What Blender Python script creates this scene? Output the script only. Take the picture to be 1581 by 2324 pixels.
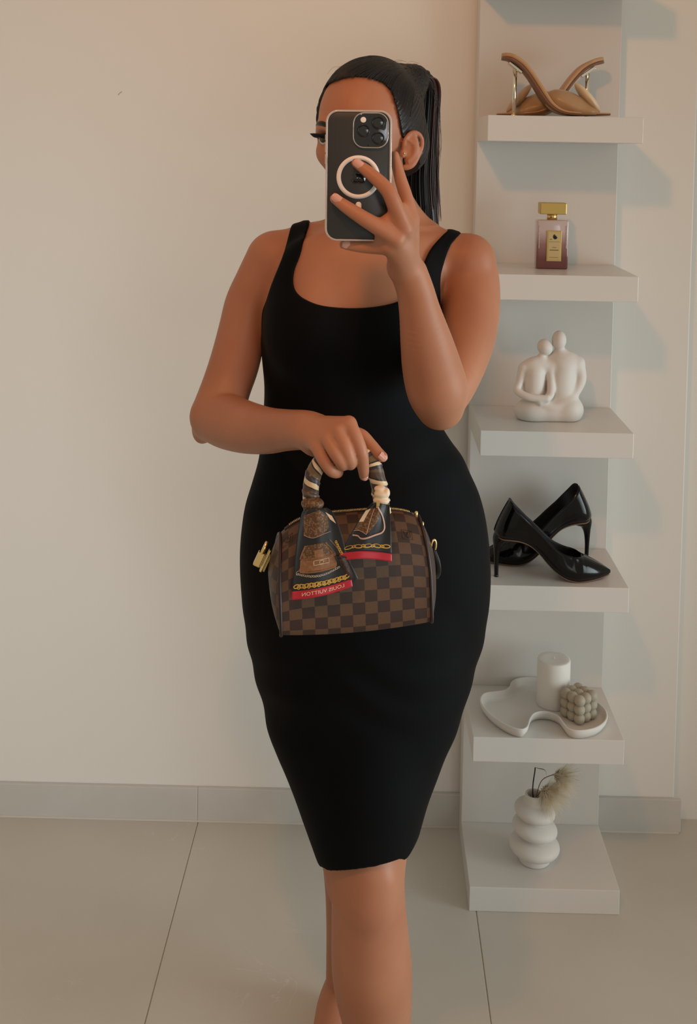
import bpy, bmesh, math, random
import numpy as np
from mathutils import Vector, Matrix

for _o in list(bpy.data.objects):
    bpy.data.objects.remove(_o, do_unlink=True)
SC = bpy.context.scene
COL = SC.collection
RNG = random.Random(7)

# ---------------------------------------------------------------- camera
F_PX, CX, CY = 2493.53, 820.86, 465.91          # fitted on the 1581 x 2324 frame
YAW, PITCH, ROLL, CAM_H = -0.011603, 0.050962, 0.01788, 1.5209
_cy, _sy, _cp, _sp, _cr, _sr = math.cos(YAW), math.sin(YAW), math.cos(PITCH), math.sin(PITCH), math.cos(ROLL), math.sin(ROLL)
_fw = Vector((_sy*_cp, _cy*_cp, -_sp)); _rt = Vector((_cy, -_sy, 0)); _up = _rt.cross(_fw)
_r2 = _cr*_rt + _sr*_up; _u2 = -_sr*_rt + _cr*_up
cam_d = bpy.data.cameras.new('camera'); cam = bpy.data.objects.new('camera', cam_d); COL.objects.link(cam)
cam_d.sensor_fit = 'AUTO'; cam_d.sensor_width = 36.0
cam_d.lens = F_PX/2324*36.0
cam_d.shift_x = (790.5-CX)/2324; cam_d.shift_y = (CY-1162)/2324
cam_d.clip_start = 0.05
_m = Matrix((( _r2.x, _u2.x, -_fw.x, 0), (_r2.y, _u2.y, -_fw.y, 0), (_r2.z, _u2.z, -_fw.z, CAM_H), (0, 0, 0, 1)))
cam.matrix_world = _m
SC.camera = cam

# ---------------------------------------------------------------- light
W = bpy.data.worlds.new('world'); SC.world = W; W.use_nodes = True
W.node_tree.nodes['Background'].inputs[0].default_value = (1.0, 0.89, 0.715, 1)
W.node_tree.nodes['Background'].inputs[1].default_value = 0.44
def lamp(name, kind, loc, energy, color, **kw):
    l = bpy.data.lights.new(name, kind); l.energy = energy; l.color = color
    for k, v in kw.items(): setattr(l, k, v)
    o = bpy.data.objects.new(name, l); o.location = loc; COL.objects.link(o); return o
def aim(o, target):
    d = Vector(target)-o.location; o.rotation_euler = d.to_track_quat('-Z', 'Y').to_euler()
# warm lamp by the mirror: its place follows from the shadows of the shelves
warm = lamp('warm_ceiling_lamp', 'POINT', (-0.22, 0.59, 2.29), 27, (1.0, 0.35, 0.075), shadow_soft_size=0.05)
# daylight from a window to the right of the mirror
win = lamp('window_daylight', 'AREA', (2.1, 1.05, 0.90), 9.5, (0.84, 0.97, 1.0), shape='RECTANGLE', size=2.3, size_y=1.7)
aim(win, (-0.1, 1.55, 0.85)); win.data.spread = math.radians(72); win.data.size, win.data.size_y = 1.2, 1.5
# added fill light behind the viewer, no actual window, brightening the left wall
wall_fill = lamp('left_wall_fill', 'AREA', (0.95, -1.7, 1.15), 2.2, (0.92, 0.98, 1.0), shape='RECTANGLE', size=1.3, size_y=1.6)
aim(wall_fill, (-1.5, 2.4, 0.45)); wall_fill.data.spread = math.radians(42)
SC.view_settings.view_transform = 'Standard'; SC.view_settings.look = 'None'
SC.view_settings.exposure = -0.13; SC.view_settings.gamma = 1.0; SC.view_settings.use_curve_mapping = False

# ---------------------------------------------------------------- pixel -> place
CAM = np.array([0, 0, CAM_H])
_R = np.array([list(_r2), list(-_u2), list(_fw)])
def ray(u, v): return _R.T @ np.array([(u-CX)/F_PX, (v-CY)/F_PX, 1.0])
def PY(u, v, Y):                       # where the sight line meets the upright plane at depth Y
    w = ray(u, v); return w*(Y/w[1]) + CAM
def PZ(u, v, Z):                       # where it meets the level plane at height Z
    w = ray(u, v); return w*((Z-CAM_H)/w[2]) + CAM
def RP(px, Y): return px*Y/F_PX        # a pixel length at depth Y in metres

# ---------------------------------------------------------------- objects
ORG = {}
def _tag(o, label, cat, group=None, kind=None):
    if label: o['label'] = label
    if cat: o['category'] = cat
    if group: o['group'] = group
    if kind: o['kind'] = kind
    return o
def thing(name, label, cat, loc, group=None):
    o = bpy.data.objects.new(name, None); o.empty_display_size = 0.02
    o.location = loc; COL.objects.link(o); ORG[o.name] = np.array(loc, float)
    return _tag(o, label, cat, group)
def link(name, me, mats, parent=None, org=None, label=None, cat=None, group=None, kind=None):
    o = bpy.data.objects.new(name, me); COL.objects.link(o)
    for m in (mats if isinstance(mats, (list, tuple)) else [mats]):
        if m.name not in [x.name for x in me.materials if x]: me.materials.append(m)
    if parent is not None:
        o.parent = parent; ORG[o.name] = ORG[parent.name]
    else:
        og = np.zeros(3) if org is None else np.array(org, float)
        o.location = og; ORG[o.name] = og
    return _tag(o, label, cat, group, kind)
def obj(name, V, Fc, mats, parent=None, org=None, smooth=True, uv=None, fmat=None, **kw):
    """V in world metres; stored relative to the thing's base."""
    og = ORG[parent.name] if parent is not None else (np.zeros(3) if org is None else np.array(org, float))
    V = np.asarray(V, float) - og
    me = bpy.data.meshes.new(name)
    me.from_pydata(V.tolist(), [], [list(map(int, f)) for f in Fc])
    me.update()
    if smooth: me.polygons.foreach_set('use_smooth', np.ones(len(me.polygons), bool))
    if uv is not None:
        l = me.uv_layers.new(name='UVMap'); li = np.zeros(len(me.loops), int); me.loops.foreach_get('vertex_index', li)
        l.data.foreach_set('uv', np.asarray(uv, np.float32)[li].ravel())
    o = link(name, me, mats, parent, org, **kw)
    if fmat is not None: me.polygons.foreach_set('material_index', np.asarray(fmat, np.int32))
    return o
def fixn(o):
    bm = bmesh.new(); bm.from_mesh(o.data); bmesh.ops.recalc_face_normals(bm, faces=bm.faces[:]); bm.to_mesh(o.data); bm.free(); return o

def boxvf(lo, hi, bev=0.0, seg=2):
    bm = bmesh.new(); bmesh.ops.create_cube(bm, size=1.0)
    lo = np.array(lo, float); hi = np.array(hi, float)
    for v in bm.verts: v.co = Vector((lo+hi)/2 + (hi-lo)*np.array(v.co))
    if bev > 0: bmesh.ops.bevel(bm, geom=bm.edges[:], offset=bev, segments=seg, affect='EDGES', profile=0.5)
    bm.verts.ensure_lookup_table()
    V = np.array([v.co[:] for v in bm.verts]); Fc = [[v.index for v in f.verts] for f in bm.faces]; bm.free()
    return V, Fc
def lathevf(prof, c, n=40, close=True):
    prof = np.array(prof, float); m = len(prof); a = np.linspace(0, 2*np.pi, n, endpoint=False)
    V = np.stack([c[0]+prof[:, None, 0]*np.cos(a), c[1]+prof[:, None, 0]*np.sin(a), c[2]+np.repeat(prof[:, 1:2], n, 1)], -1).reshape(-1, 3)
    Fc = [[i*n+j, i*n+(j+1) % n, (i+1)*n+(j+1) % n, (i+1)*n+j] for i in range(m-1) for j in range(n)]
    if close:
        Fc.append(list(range(n))[::-1]); Fc.append([(m-1)*n+j for j in range(n)])
    return V, Fc
def crom(P, n=8, closed=False):
    """Catmull-Rom through the rows of P."""
    P = np.asarray(P, float); out = []
    m = len(P); rng_ = range(m if closed else m-1)
    for i in rng_:
        g = (lambda k: P[k % m]) if closed else (lambda k: P[min(max(k, 0), m-1)])
        p0, p1, p2, p3 = g(i-1), g(i), g(i+1), g(i+2)
        for t in np.linspace(0, 1, n, endpoint=False):
            out.append(.5*((2*p1)+(-p0+p2)*t+(2*p0-5*p1+4*p2-p3)*t*t+(-p0+3*p1-3*p2+p3)*t**3))
    if not closed: out.append(P[-1])
    return np.array(out)
def frames(path, closed=False):
    path = np.asarray(path, float); n = len(path)
    T = np.gradient(path, axis=0) if not closed else (np.roll(path, -1, 0)-np.roll(path, 1, 0))
    T /= np.linalg.norm(T, axis=1)[:, None]+1e-12
    up = np.array([0, 0, 1.0]) if abs(T[0][2]) < .9 else np.array([0, 1.0, 0])
    N = np.zeros_like(path); nv = np.cross(T[0], up); nv /= np.linalg.norm(nv)
    for i in range(n):
        nv = nv - T[i]*np.dot(nv, T[i]); nv /= np.linalg.norm(nv)+1e-12; N[i] = nv
    return T, N, np.cross(T, N)
def tubevf(path, r, n=12, closed=False, caps=True, rfun=None, flat=1.0):
    path = np.asarray(path, float); m = len(path)
    r = np.broadcast_to(np.asarray(r, float), (m,)); T, N, B = frames(path, closed)
    a = np.linspace(0, 2*np.pi, n, endpoint=False)
    rr = r[:, None]*np.ones(n)
    if rfun is not None: rr = rr*rfun(np.linspace(0, 1, m)[:, None], a[None, :])
    V = path[:, None, :]+rr[..., None]*(np.cos(a)[None, :, None]*N[:, None, :]+flat*np.sin(a)[None, :, None]*B[:, None, :])
    V = V.reshape(-1, 3); Fc = []
    for i in range(m if closed else m-1):
        k = (i+1) % m
        for j in range(n): Fc.append([i*n+j, i*n+(j+1) % n, k*n+(j+1) % n, k*n+j])
    if caps and not closed:
        Fc.append(list(range(n))[::-1]); Fc.append([(m-1)*n+j for j in range(n)])
    return V, Fc
def joinvf(parts):
    V = []; Fc = []; k = 0
    for v, f in parts:
        V.append(np.asarray(v, float)); Fc += [[i+k for i in q] for q in f]; k += len(v)
    return np.vstack(V), Fc
def gridvf(G):
    """G (a,b,3) -> quads"""
    a, b = G.shape[:2]
    return G.reshape(-1, 3), [[i*b+j, i*b+j+1, (i+1)*b+j+1, (i+1)*b+j] for i in range(a-1) for j in range(b-1)]

# ---------------------------------------------------------------- materials
def mat(name, col, rough=0.5, metal=0.0, spec=0.5, noise=None, bump=None, sss=None, coat=0.0, sheen=0.0, trans=0.0, ior=1.45, alpha=1.0):
    m = bpy.data.materials.new(name); m.use_nodes = True; nt = m.node_tree; b = nt.nodes['Principled BSDF']
    def S(k, v):
        if k in b.inputs: b.inputs[k].default_value = v
    S('Base Color', (*col, 1)); S('Roughness', rough); S('Metallic', metal); S('Specular IOR Level', spec)
    S('Coat Weight', coat); S('Coat Roughness', 0.05); S('Sheen Weight', sheen); S('Transmission Weight', trans); S('IOR', ior); S('Alpha', alpha)
    if sss:
        S('Subsurface Weight', sss[0]); S('Subsurface Radius', sss[1]); S('Subsurface Scale', 1.0)
    tc = nt.nodes.new('ShaderNodeTexCoord')
    if noise:                                   # (scale, second colour, lo, hi[, stretch])
        n = nt.nodes.new('ShaderNodeTexNoise'); n.inputs['Scale'].default_value = noise[0]; n.inputs['Detail'].default_value = 5
        mp = nt.nodes.new('ShaderNodeMapping'); nt.links.new(tc.outputs['Object'], mp.inputs[0]); nt.links.new(mp.outputs[0], n.inputs['Vector'])
        if len(noise) > 4: mp.inputs['Scale'].default_value = noise[4]
        r = nt.nodes.new('ShaderNodeValToRGB'); r.color_ramp.elements[0].position = noise[2]; r.color_ramp.elements[1].position = noise[3]
        r.color_ramp.elements[0].color = (*col, 1); r.color_ramp.elements[1].color = (*noise[1], 1)
        nt.links.new(n.outputs['Fac'], r.inputs[0]); nt.links.new(r.outputs[0], b.inputs['Base Color'])
    if bump:                                    # (scale, strength, distance[, stretch])
        n = nt.nodes.new('ShaderNodeTexNoise'); n.inputs['Scale'].default_value = bump[0]; n.inputs['Detail'].default_value = 4
        mp = nt.nodes.new('ShaderNodeMapping'); nt.links.new(tc.outputs['Object'], mp.inputs[0]); nt.links.new(mp.outputs[0], n.inputs['Vector'])
        if len(bump) > 3: mp.inputs['Scale'].default_value = bump[3]
        bp = nt.nodes.new('ShaderNodeBump'); bp.inputs['Strength'].default_value = bump[1]; bp.inputs['Distance'].default_value = bump[2]
        nt.links.new(n.outputs['Fac'], bp.inputs['Height']); nt.links.new(bp.outputs[0], b.inputs['Normal'])
    return m
M = {}
M['wall'] = mat('wall_paint', (0.80, 0.79, 0.76), 0.42, bump=(220, 0.05, 0.001))
M['white'] = mat('white_lacquer', (0.68, 0.665, 0.64), 0.28, bump=(300, 0.02, 0.0005))
M['skirting'] = mat('skirting_tile', (0.56, 0.55, 0.525), 0.35, noise=(6, (0.62, 0.61, 0.59), .4, .65))
M['grout'] = mat('grout', (0.36, 0.30, 0.23), 0.8)
M['silicone'] = mat('joint_filler', (0.62, 0.59, 0.54), 0.5)
M['gold'] = mat('gold_metal', (0.83, 0.60, 0.25), 0.22, metal=1.0)
M['brushed_gold'] = mat('brushed_gold', (0.62, 0.45, 0.15), 0.38, metal=0.85, bump=(500, .1, .0005))
M['ceramic'] = mat('matt_ceramic', (0.70, 0.68, 0.65), 0.55, bump=(150, 0.05, 0.0008))
M['black'] = mat('black', (0.006, 0.006, 0.007), 0.35)
def tile_mat():
    m = mat('stone_tile', (0.33, 0.31, 0.28), 0.28, bump=(60, 0.03, 0.0006))
    nt = m.node_tree; b = nt.nodes['Principled BSDF']; tc = nt.nodes.new('ShaderNodeTexCoord')
    n1 = nt.nodes.new('ShaderNodeTexNoise'); n1.inputs['Scale'].default_value = 2.2; n1.inputs['Detail'].default_value = 6
    nt.links.new(tc.outputs['Object'], n1.inputs['Vector'])
    r1 = nt.nodes.new('ShaderNodeValToRGB'); e = r1.color_ramp.elements
    e[0].position = .35; e[0].color = (0.54, 0.51, 0.455, 1); e[1].position = .68; e[1].color = (0.60, 0.57, 0.52, 1)
    nt.links.new(n1.outputs['Fac'], r1.inputs[0])
    # thin pale veins with a shape of their own
    mp = nt.nodes.new('ShaderNodeMapping'); mp.inputs['Rotation'].default_value = (0, 0, .6); mp.inputs['Scale'].default_value = (1.6, 3.0, 1)
    nt.links.new(tc.outputs['Object'], mp.inputs[0])
    n2 = nt.nodes.new('ShaderNodeTexNoise'); n2.inputs['Scale'].default_value = 2.6; n2.inputs['Detail'].default_value = 7; n2.inputs['Distortion'].default_value = .7
    nt.links.new(mp.outputs[0], n2.inputs['Vector'])
    s = nt.nodes.new('ShaderNodeMath'); s.operation = 'SUBTRACT'; s.inputs[1].default_value = .5; nt.links.new(n2.outputs['Fac'], s.inputs[0])
    a = nt.nodes.new('ShaderNodeMath'); a.operation = 'ABSOLUTE'; nt.links.new(s.outputs[0], a.inputs[0])
    r2 = nt.nodes.new('ShaderNodeValToRGB'); e = r2.color_ramp.elements
    e[0].position = 0; e[0].color = (1, 1, 1, 1); e[1].position = .004; e[1].color = (0, 0, 0, 1); nt.links.new(a.outputs[0], r2.inputs[0])
    n3 = nt.nodes.new('ShaderNodeTexNoise'); n3.inputs['Scale'].default_value = 3.5; nt.links.new(tc.outputs['Object'], n3.inputs['Vector'])
    r3 = nt.nodes.new('ShaderNodeValToRGB'); e = r3.color_ramp.elements; e[0].position = .52; e[1].position = .74
    nt.links.new(n3.outputs['Fac'], r3.inputs[0])
    mu = nt.nodes.new('ShaderNodeMath'); mu.operation = 'MULTIPLY'; nt.links.new(r2.outputs[0], mu.inputs[0]); nt.links.new(r3.outputs[0], mu.inputs[1])
    mx = nt.nodes.new('ShaderNodeMixRGB'); mx.inputs[2].default_value = (0.68, 0.66, 0.63, 1)
    nt.links.new(mu.outputs[0], mx.inputs[0]); nt.links.new(r1.outputs[0], mx.inputs[1]); nt.links.new(mx.outputs[0], b.inputs['Base Color'])
    return m
M['tile'] = tile_mat()
# ---------------------------------------------------------------- implicit surfaces for soft, organic shapes
def smin(a, b, k):
    if k <= 0: return np.minimum(a, b)
    h = np.maximum(k-np.abs(a-b), 0)/k
    return np.minimum(a, b)-h*h*(k*.25)
class Field:
    def __init__(s): s.pr = []
    def add(s, fn, lo, hi, k=0.004, op='u'):
        s.pr.append((fn, np.array(lo, float), np.array(hi, float), k, op)); return s
    def chain(s, P, r, k=0.004, op='u', n=6):
        """tapered tube through points P (rows) with radii r"""
        Q = np.column_stack([np.asarray(P, float), np.asarray(r, float)])
        Q = crom(Q, n) if len(Q) > 2 else Q
        A = Q[:, :3]; R = Q[:, 3]
        def fn(X, Y, Z):
            d = None
            for i in range(len(A)-1):
                a, b = A[i], A[i+1]; ab = b-a; L = float(ab@ab)+1e-12
                x, y, z = X-a[0], Y-a[1], Z-a[2]
                t = np.clip((x*ab[0]+y*ab[1]+z*ab[2])/L, 0, 1)
                e = np.sqrt((x-t*ab[0])**2+(y-t*ab[1])**2+(z-t*ab[2])**2)-(R[i]+t*(R[i+1]-R[i]))
                d = e if d is None else np.minimum(d, e)
            return d
        m = R.max(); return s.add(fn, A.min(0)-m, A.max(0)+m, k, op)
    def ell(s, c, ax, rot=None, k=0.004, op='u'):
        c = np.asarray(c, float); ax = np.asarray(ax, float)
        Rm = np.eye(3) if rot is None else np.asarray(rot, float)       # columns: local axes in world
        def fn(X, Y, Z):
            x, y, z = X-c[0], Y-c[1], Z-c[2]
            l = [(x*Rm[0, i]+y*Rm[1, i]+z*Rm[2, i]) for i in range(3)]
            k0 = np.sqrt((l[0]/ax[0])**2+(l[1]/ax[1])**2+(l[2]/ax[2])**2)
            k1 = np.sqrt((l[0]/ax[0]**2)**2+(l[1]/ax[1]**2)**2+(l[2]/ax[2]**2)**2)
            return k0*(k0-1)/(k1+1e-9)
        e = np.sqrt(((Rm*ax)**2).sum(1))
        return s.add(fn, c-e, c+e, k, op)
    def ev(s, X, Y, Z, lo=None, hi=None):
        """lo, hi (nb,3): bounds of each block, for culling"""
        nb = X.shape[0]; shp = np.broadcast_shapes(X.shape, Y.shape, Z.shape)
        D = np.full(shp, 0.08, np.float32)
        for fn, a, b, k, op in s.pr:
            mg = k+0.012
            if lo is None: ix = slice(None)
            else:
                ix = np.where(((lo <= b+mg) & (hi >= a-mg)).all(1))[0]
                if len(ix) == 0: continue
            d = fn(X[ix], Y[ix], Z[ix])
            if op == 'u': D[ix] = smin(D[ix], d, k)
            elif op == 's': D[ix] = -smin(-D[ix], d, k)
            elif op == 'i': D[ix] = -smin(-D[ix], -d, k)
            elif op == 'd': D[ix] = D[ix]+d          # displacement
        return D
    def mesh(s, res, lo, hi, B=16, off=0.0, post=None):
        lo = np.array(lo, float); hi = np.array(hi, float)
        nblk = np.ceil((hi-lo)/(res*B)).astype(int)
        bi = np.stack(np.meshgrid(*[np.arange(q) for q in nblk], indexing='ij'), -1).reshape(-1, 3)
        bl = lo+bi*(B*res)
        c = bl+B*res/2
        cs = np.float32(c)
        dc = s.ev(cs[:, 0][:, None], cs[:, 1][:, None], cs[:, 2][:, None], c-B*res, c+B*res)[:, 0]
        act = np.abs(dc-off) < B*res*.866*1.5+0.01
        V = np.where(dc < off, -1, 1).astype(np.float32).reshape(nblk)
        V = V.repeat(B, 0).repeat(B, 1).repeat(B, 2)
        ai = np.where(act)[0]; o = np.arange(B, dtype=np.float32)*np.float32(res)
        for q in range(0, len(ai), 900):
            a = ai[q:q+900]; b0 = np.float32(bl[a])
            X = (b0[:, 0][:, None]+o)[:, :, None, None]; Y = (b0[:, 1][:, None]+o)[:, None, :, None]; Z = (b0[:, 2][:, None]+o)[:, None, None, :]
            D = s.ev(X, Y, Z, bl[a], bl[a]+B*res)-off
            if post is not None: D = post(D, X, Y, Z)
            for n_, (i, j, k) in enumerate(bi[a]*B): V[i:i+B, j:j+B, k:k+B] = D[n_]
        return nets(V, lo, res)
def nets(V, lo, res):
    """naive surface nets"""
    nx, ny, nz = V.shape; S = V < 0
    cnt = np.zeros((nx-1, ny-1, nz-1), np.uint8)
    offs = [(i, j, k) for i in (0, 1) for j in (0, 1) for k in (0, 1)]
    for i, j, k in offs: cnt += S[i:nx-1+i, j:ny-1+j, k:nz-1+k]
    fl = np.flatnonzero((cnt > 0) & (cnt < 8)); del cnt
    ci = np.stack(np.unravel_index(fl, (nx-1, ny-1, nz-1)), 1)
    cv = np.stack([V[ci[:, 0]+i, ci[:, 1]+j, ci[:, 2]+k] for i, j, k in offs], 1)
    acc = np.zeros((len(ci), 3)); num = np.zeros(len(ci))
    for a in range(8):
        for ax in range(3):
            if offs[a][ax] == 0:
                b = [q for q in range(8) if offs[q] == tuple(offs[a][t]+(1 if t == ax else 0) for t in range(3))][0]
                m = (cv[:, a] < 0) != (cv[:, b] < 0)
                t = cv[:, a]/(cv[:, a]-cv[:, b]+1e-20)
                p = np.tile(np.array(offs[a], float), (len(ci), 1)); p[:, ax] = t
                acc[m] += p[m]; num[m] += 1
    P = lo+(ci+acc/num[:, None])*res
    def cid(c): return np.searchsorted(fl, (c[:, 0]*(ny-1)+c[:, 1])*(nz-1)+c[:, 2])
    Q = []
    for ax in range(3):
        sl0 = [slice(1, -1)]*3; sl1 = [slice(1, -1)]*3
        sl0[ax] = slice(0, -1); sl1[ax] = slice(1, None)
        A = S[tuple(sl0)]; Bq = S[tuple(sl1)]
        e = np.argwhere(A != Bq); f = A[tuple(e.T)]
        e = e+np.array([0 if t == ax else 1 for t in range(3)])
        u, w = [(1, 2), (2, 0), (0, 1)][ax]
        du = np.zeros(3, int); du[u] = 1; dw = np.zeros(3, int); dw[w] = 1
        q = np.stack([cid(e-du-dw), cid(e-dw), cid(e), cid(e-du)], 1)
        q[~f] = q[~f][:, ::-1]; Q.append(q)
    return P, np.vstack(Q)
def relax(P, Q, it=2, lam=0.5):
    n = len(P); P = P.copy()
    I = np.concatenate([Q[:, 0], Q[:, 1], Q[:, 2], Q[:, 3]]); J = np.concatenate([Q[:, 1], Q[:, 2], Q[:, 3], Q[:, 0]])
    w = np.bincount(I, minlength=n)+np.bincount(J, minlength=n)
    for t in range(it):
        for f in (lam, -lam*1.04):
            A = np.stack([np.bincount(I, P[J, c], n)+np.bincount(J, P[I, c], n) for c in range(3)], 1)/np.maximum(w, 1)[:, None]
            P += f*(A-P)
    return P
def sobj(name, PQ, mats, parent=None, org=None, it=2, fmat=None, **kw):
    P, Q = PQ
    if it: P = relax(P, Q, it)
    og = ORG[parent.name] if parent is not None else (np.zeros(3) if org is None else np.array(org, float))
    me = bpy.data.meshes.new(name); nf = len(Q)
    me.vertices.add(len(P)); me.vertices.foreach_set('co', np.float32(P-og).ravel())
    me.loops.add(nf*4); me.loops.foreach_set('vertex_index', np.int32(Q).ravel())
    me.polygons.add(nf); me.polygons.foreach_set('loop_start', np.arange(0, nf*4, 4, dtype=np.int32))
    me.update(calc_edges=True); me.validate()
    me.polygons.foreach_set('use_smooth', np.ones(len(me.polygons), bool))
    o = link(name, me, mats, parent, org, **kw)
    if fmat is not None: me.polygons.foreach_set('material_index', np.int32(fmat(P[Q].mean(1))))
    return o
# ---------------------------------------------------------------- the room
YW, XC = 2.410, PY(1542, 1420, 2.41)[0]                  # wall plane, outer corner on the right
def struct(name, V, Fc, m, **kw): return obj(name, V, Fc, m, kind='structure', **kw)
struct('wall_back', *boxvf((-2.2, YW, 0), (XC, YW+0.04, 2.7), 0.003), M['wall'], smooth=False)
# recessed door leaf beyond the corner
struct('door_1', *boxvf((XC-0.02, YW+0.0445, -0.01), (1.6, YW+0.085, 2.7), 0.002), M['wall'], smooth=False)
# skirting tiles with filler lines
sc_ = np.array([PY(268.5, 216, YW-.0003), PY(270.5, 212.5, YW-.0003), PY(276.5, 208, YW-.0003)])
obj('scuff_mark', *tubevf(crom(sc_, 4), .0006, 5, flat=.4), M['grout'], parent=bpy.data.objects['wall_back'])
bb = struct('baseboard_back', *boxvf((-2.2, YW-0.0097, 0.0), (XC+0.004, YW-0.0005, 0.0765)), M['silicone'], smooth=False)
xj = [-2.2, -1.555, -0.957, PY(449, 1825, YW)[0], PY(449, 1825, YW)[0]+0.6, PY(1546, 1860, YW-.011)[0]]
for a, b in zip(xj[:-1], xj[1:]):
    obj('skirting_tile', *boxvf((a+.0012, YW-0.011, 0.003), (b-.0012, YW-0.001, 0.0775), 0.0012, 2), M['skirting'], parent=bb, smooth=False)
obj('joint_filler', *boxvf((-2.2, YW-0.0135, 0.0), (XC+.01, YW-0.009, 0.0042), .0006), M['silicone'], parent=bb, smooth=False)
fl = struct('floor', *boxvf((-2.2, -1.6, -0.03), (1.6, YW+0.045, -0.0013)), M['grout'], smooth=False)
XA, TS = -0.3723, 0.602
ty = [YW+0.045, 1.255, 0.055, -1.145, -1.6]
for i in range(-3, 4):
    x0 = XA+i*TS; x1 = x0+TS
    if x0 > 1.55 or x1 < -2.15: continue
    for a, b in zip(ty[1:], ty[:-1]):
        obj('floor_tile', *boxvf((max(x0, -2.2)+.0009, a+.0009, -0.0095), (min(x1, 1.6)-.0009, b-.0009, 0), 0.0008, 1), M['tile'], parent=fl, smooth=False)
# ---------------------------------------------------------------- shelf unit
SX0, SX1, SYF, SYP = 0.2152, 0.5152, 2.130, 2.3443
SZ = [0.05+0.3083*k for k in range(7)]            # tops of the seven shelves, lowest first
su = thing('shelf_unit', 'tall narrow white shelf unit with open square shelves against the wall', 'shelf', ((SX0+SX1)/2, (SYF+YW)/2, 0))
obj('back_panel', *boxvf((SX0, SYP, 0), (SX1, YW-0.0115, 1.90), 0.0012), M['white'], parent=su, smooth=False)
for z in SZ:
    obj('shelf_board', *boxvf((SX0, SYF, z-0.05), (SX1, SYP-0.0002, z), 0.0012), M['white'], parent=su, smooth=False)
# ---------------------------------------------------------------- the person
M['skin'] = mat('skin', (0.42, 0.184, 0.104), 0.47, spec=0.32, noise=(9, (0.37, 0.150, 0.082), .35, .7), bump=(900, 0.06, 0.0004), sss=(0.12, (0.012, 0.004, 0.002)))
M['dress'] = mat('black_jersey', (0.0022, 0.0022, 0.0028), 0.75, spec=0.10, sheen=0.015, bump=(700, 0.12, 0.0005))
M['hair'] = mat('dark_hair', (0.007, 0.0045, 0.004), 0.40, spec=0.4)
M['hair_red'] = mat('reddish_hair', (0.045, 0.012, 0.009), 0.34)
M['nail'] = mat('nail', (0.62, 0.33, 0.26), 0.15, coat=.6)
def pts(rows):
    """rows (u, v, depth, radius in pixels) -> points, radii in metres"""
    P = np.array([PY(u, v, Y) for u, v, Y, r in rows]); return P, np.array([RP(r, Y) for u, v, Y, r in rows])
def tab(rows):
    """torso outline: rows (v, left, right, front half-depth, back half-depth, centre depth)"""
    rows = np.array(rows, float); out = []
    for v, l, r, bf, bb_, Yc in rows:
        a, b = PY(l, v, Yc), PY(r, v, Yc)
        out.append([(a[2]+b[2])/2, (a[0]+b[0])/2, (b[0]-a[0])/2, bf, bb_, Yc])
    return crom(np.array(out), 6)[::-1]            # rising z
TORSO = tab([(520, 705, 985, .040, .050, 1.715), (545, 655, 1028, .056, .066, 1.71), (585, 622, 1045, .070, .080, 1.705), (640, 605, 1020, .082, .086, 1.70),
  (700, 594, 1000, .088, .086, 1.70), (760, 595, 985, .090, .084, 1.70), (820, 600, 968, .088, .080, 1.70), (880, 605, 960, .088, .076, 1.70),
  (940, 603, 982, .092, .078, 1.70), (1000, 598, 1022, .097, .084, 1.70), (1050, 591, 1052, .100, .094, 1.70), (1100, 577, 1076, .104, .106, 1.70),
  (1150, 562, 1092, .107, .118, 1.70), (1200, 554, 1101, .109, .126, 1.70), (1250, 550, 1106, .110, .130, 1.70), (1300, 550, 1108, .110, .130, 1.70),
  (1350, 553, 1106, .109, .128, 1.70), (1400, 558, 1100, .108, .124, 1.70), (1450, 566, 1090, .106, .118, 1.70), (1500, 575, 1077, .104, .112, 1.695),
  (1550, 588, 1062, .102, .106, 1.69), (1600, 603, 1046, .100, .100, 1.685), (1650, 611, 1031, .098, .096, 1.68), (1700, 630, 1008, .094, .094, 1.675),
  (1750, 652, 989, .091, .092, 1.67), (1800, 672, 970, .088, .090, 1.665), (1850, 690, 953, .085, .090, 1.66), (1900, 707, 936, .082, .090, 1.655),
  (1950, 724, 918, .078, .090, 1.65), (1990, 735, 905, .075, .090, 1.65)])
def torso_fn(shrink=0.0):
    T = TORSO.astype(np.float32)
    def fn(X, Y, Z):
        z = Z; I = lambda c: np.interp(z, T[:, 0], T[:, c]).astype(np.float32)
        cx, a, bf, bb_, cy = I(1), I(2)-shrink, I(3)-shrink, I(4)-shrink, I(5)
        dx = X-cx; dy = Y-cy; b = np.where(dy < 0, bf, bb_)
        x, y = dx/a, dy/b
        k0 = np.sqrt(x*x+y*y)+1e-6; k1 = np.sqrt((x/a)**2+(y/b)**2)+1e-6
        d = k0*(k0-1)/k1
        return np.maximum(d, np.maximum(z-T[-1, 0], T[0, 0]-z))
    lo = [-.26, 1.5, TORSO[0, 0]]; hi = [.24, 1.86, TORSO[-1, 0]]
    return fn, lo, hi
def bust(f, r=1.0, k=.045):
    for u in (703, 882):
        f.ell(PY(u, 750, 1.628), (.060*r, .048*r, .064*r), k=k)
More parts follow.
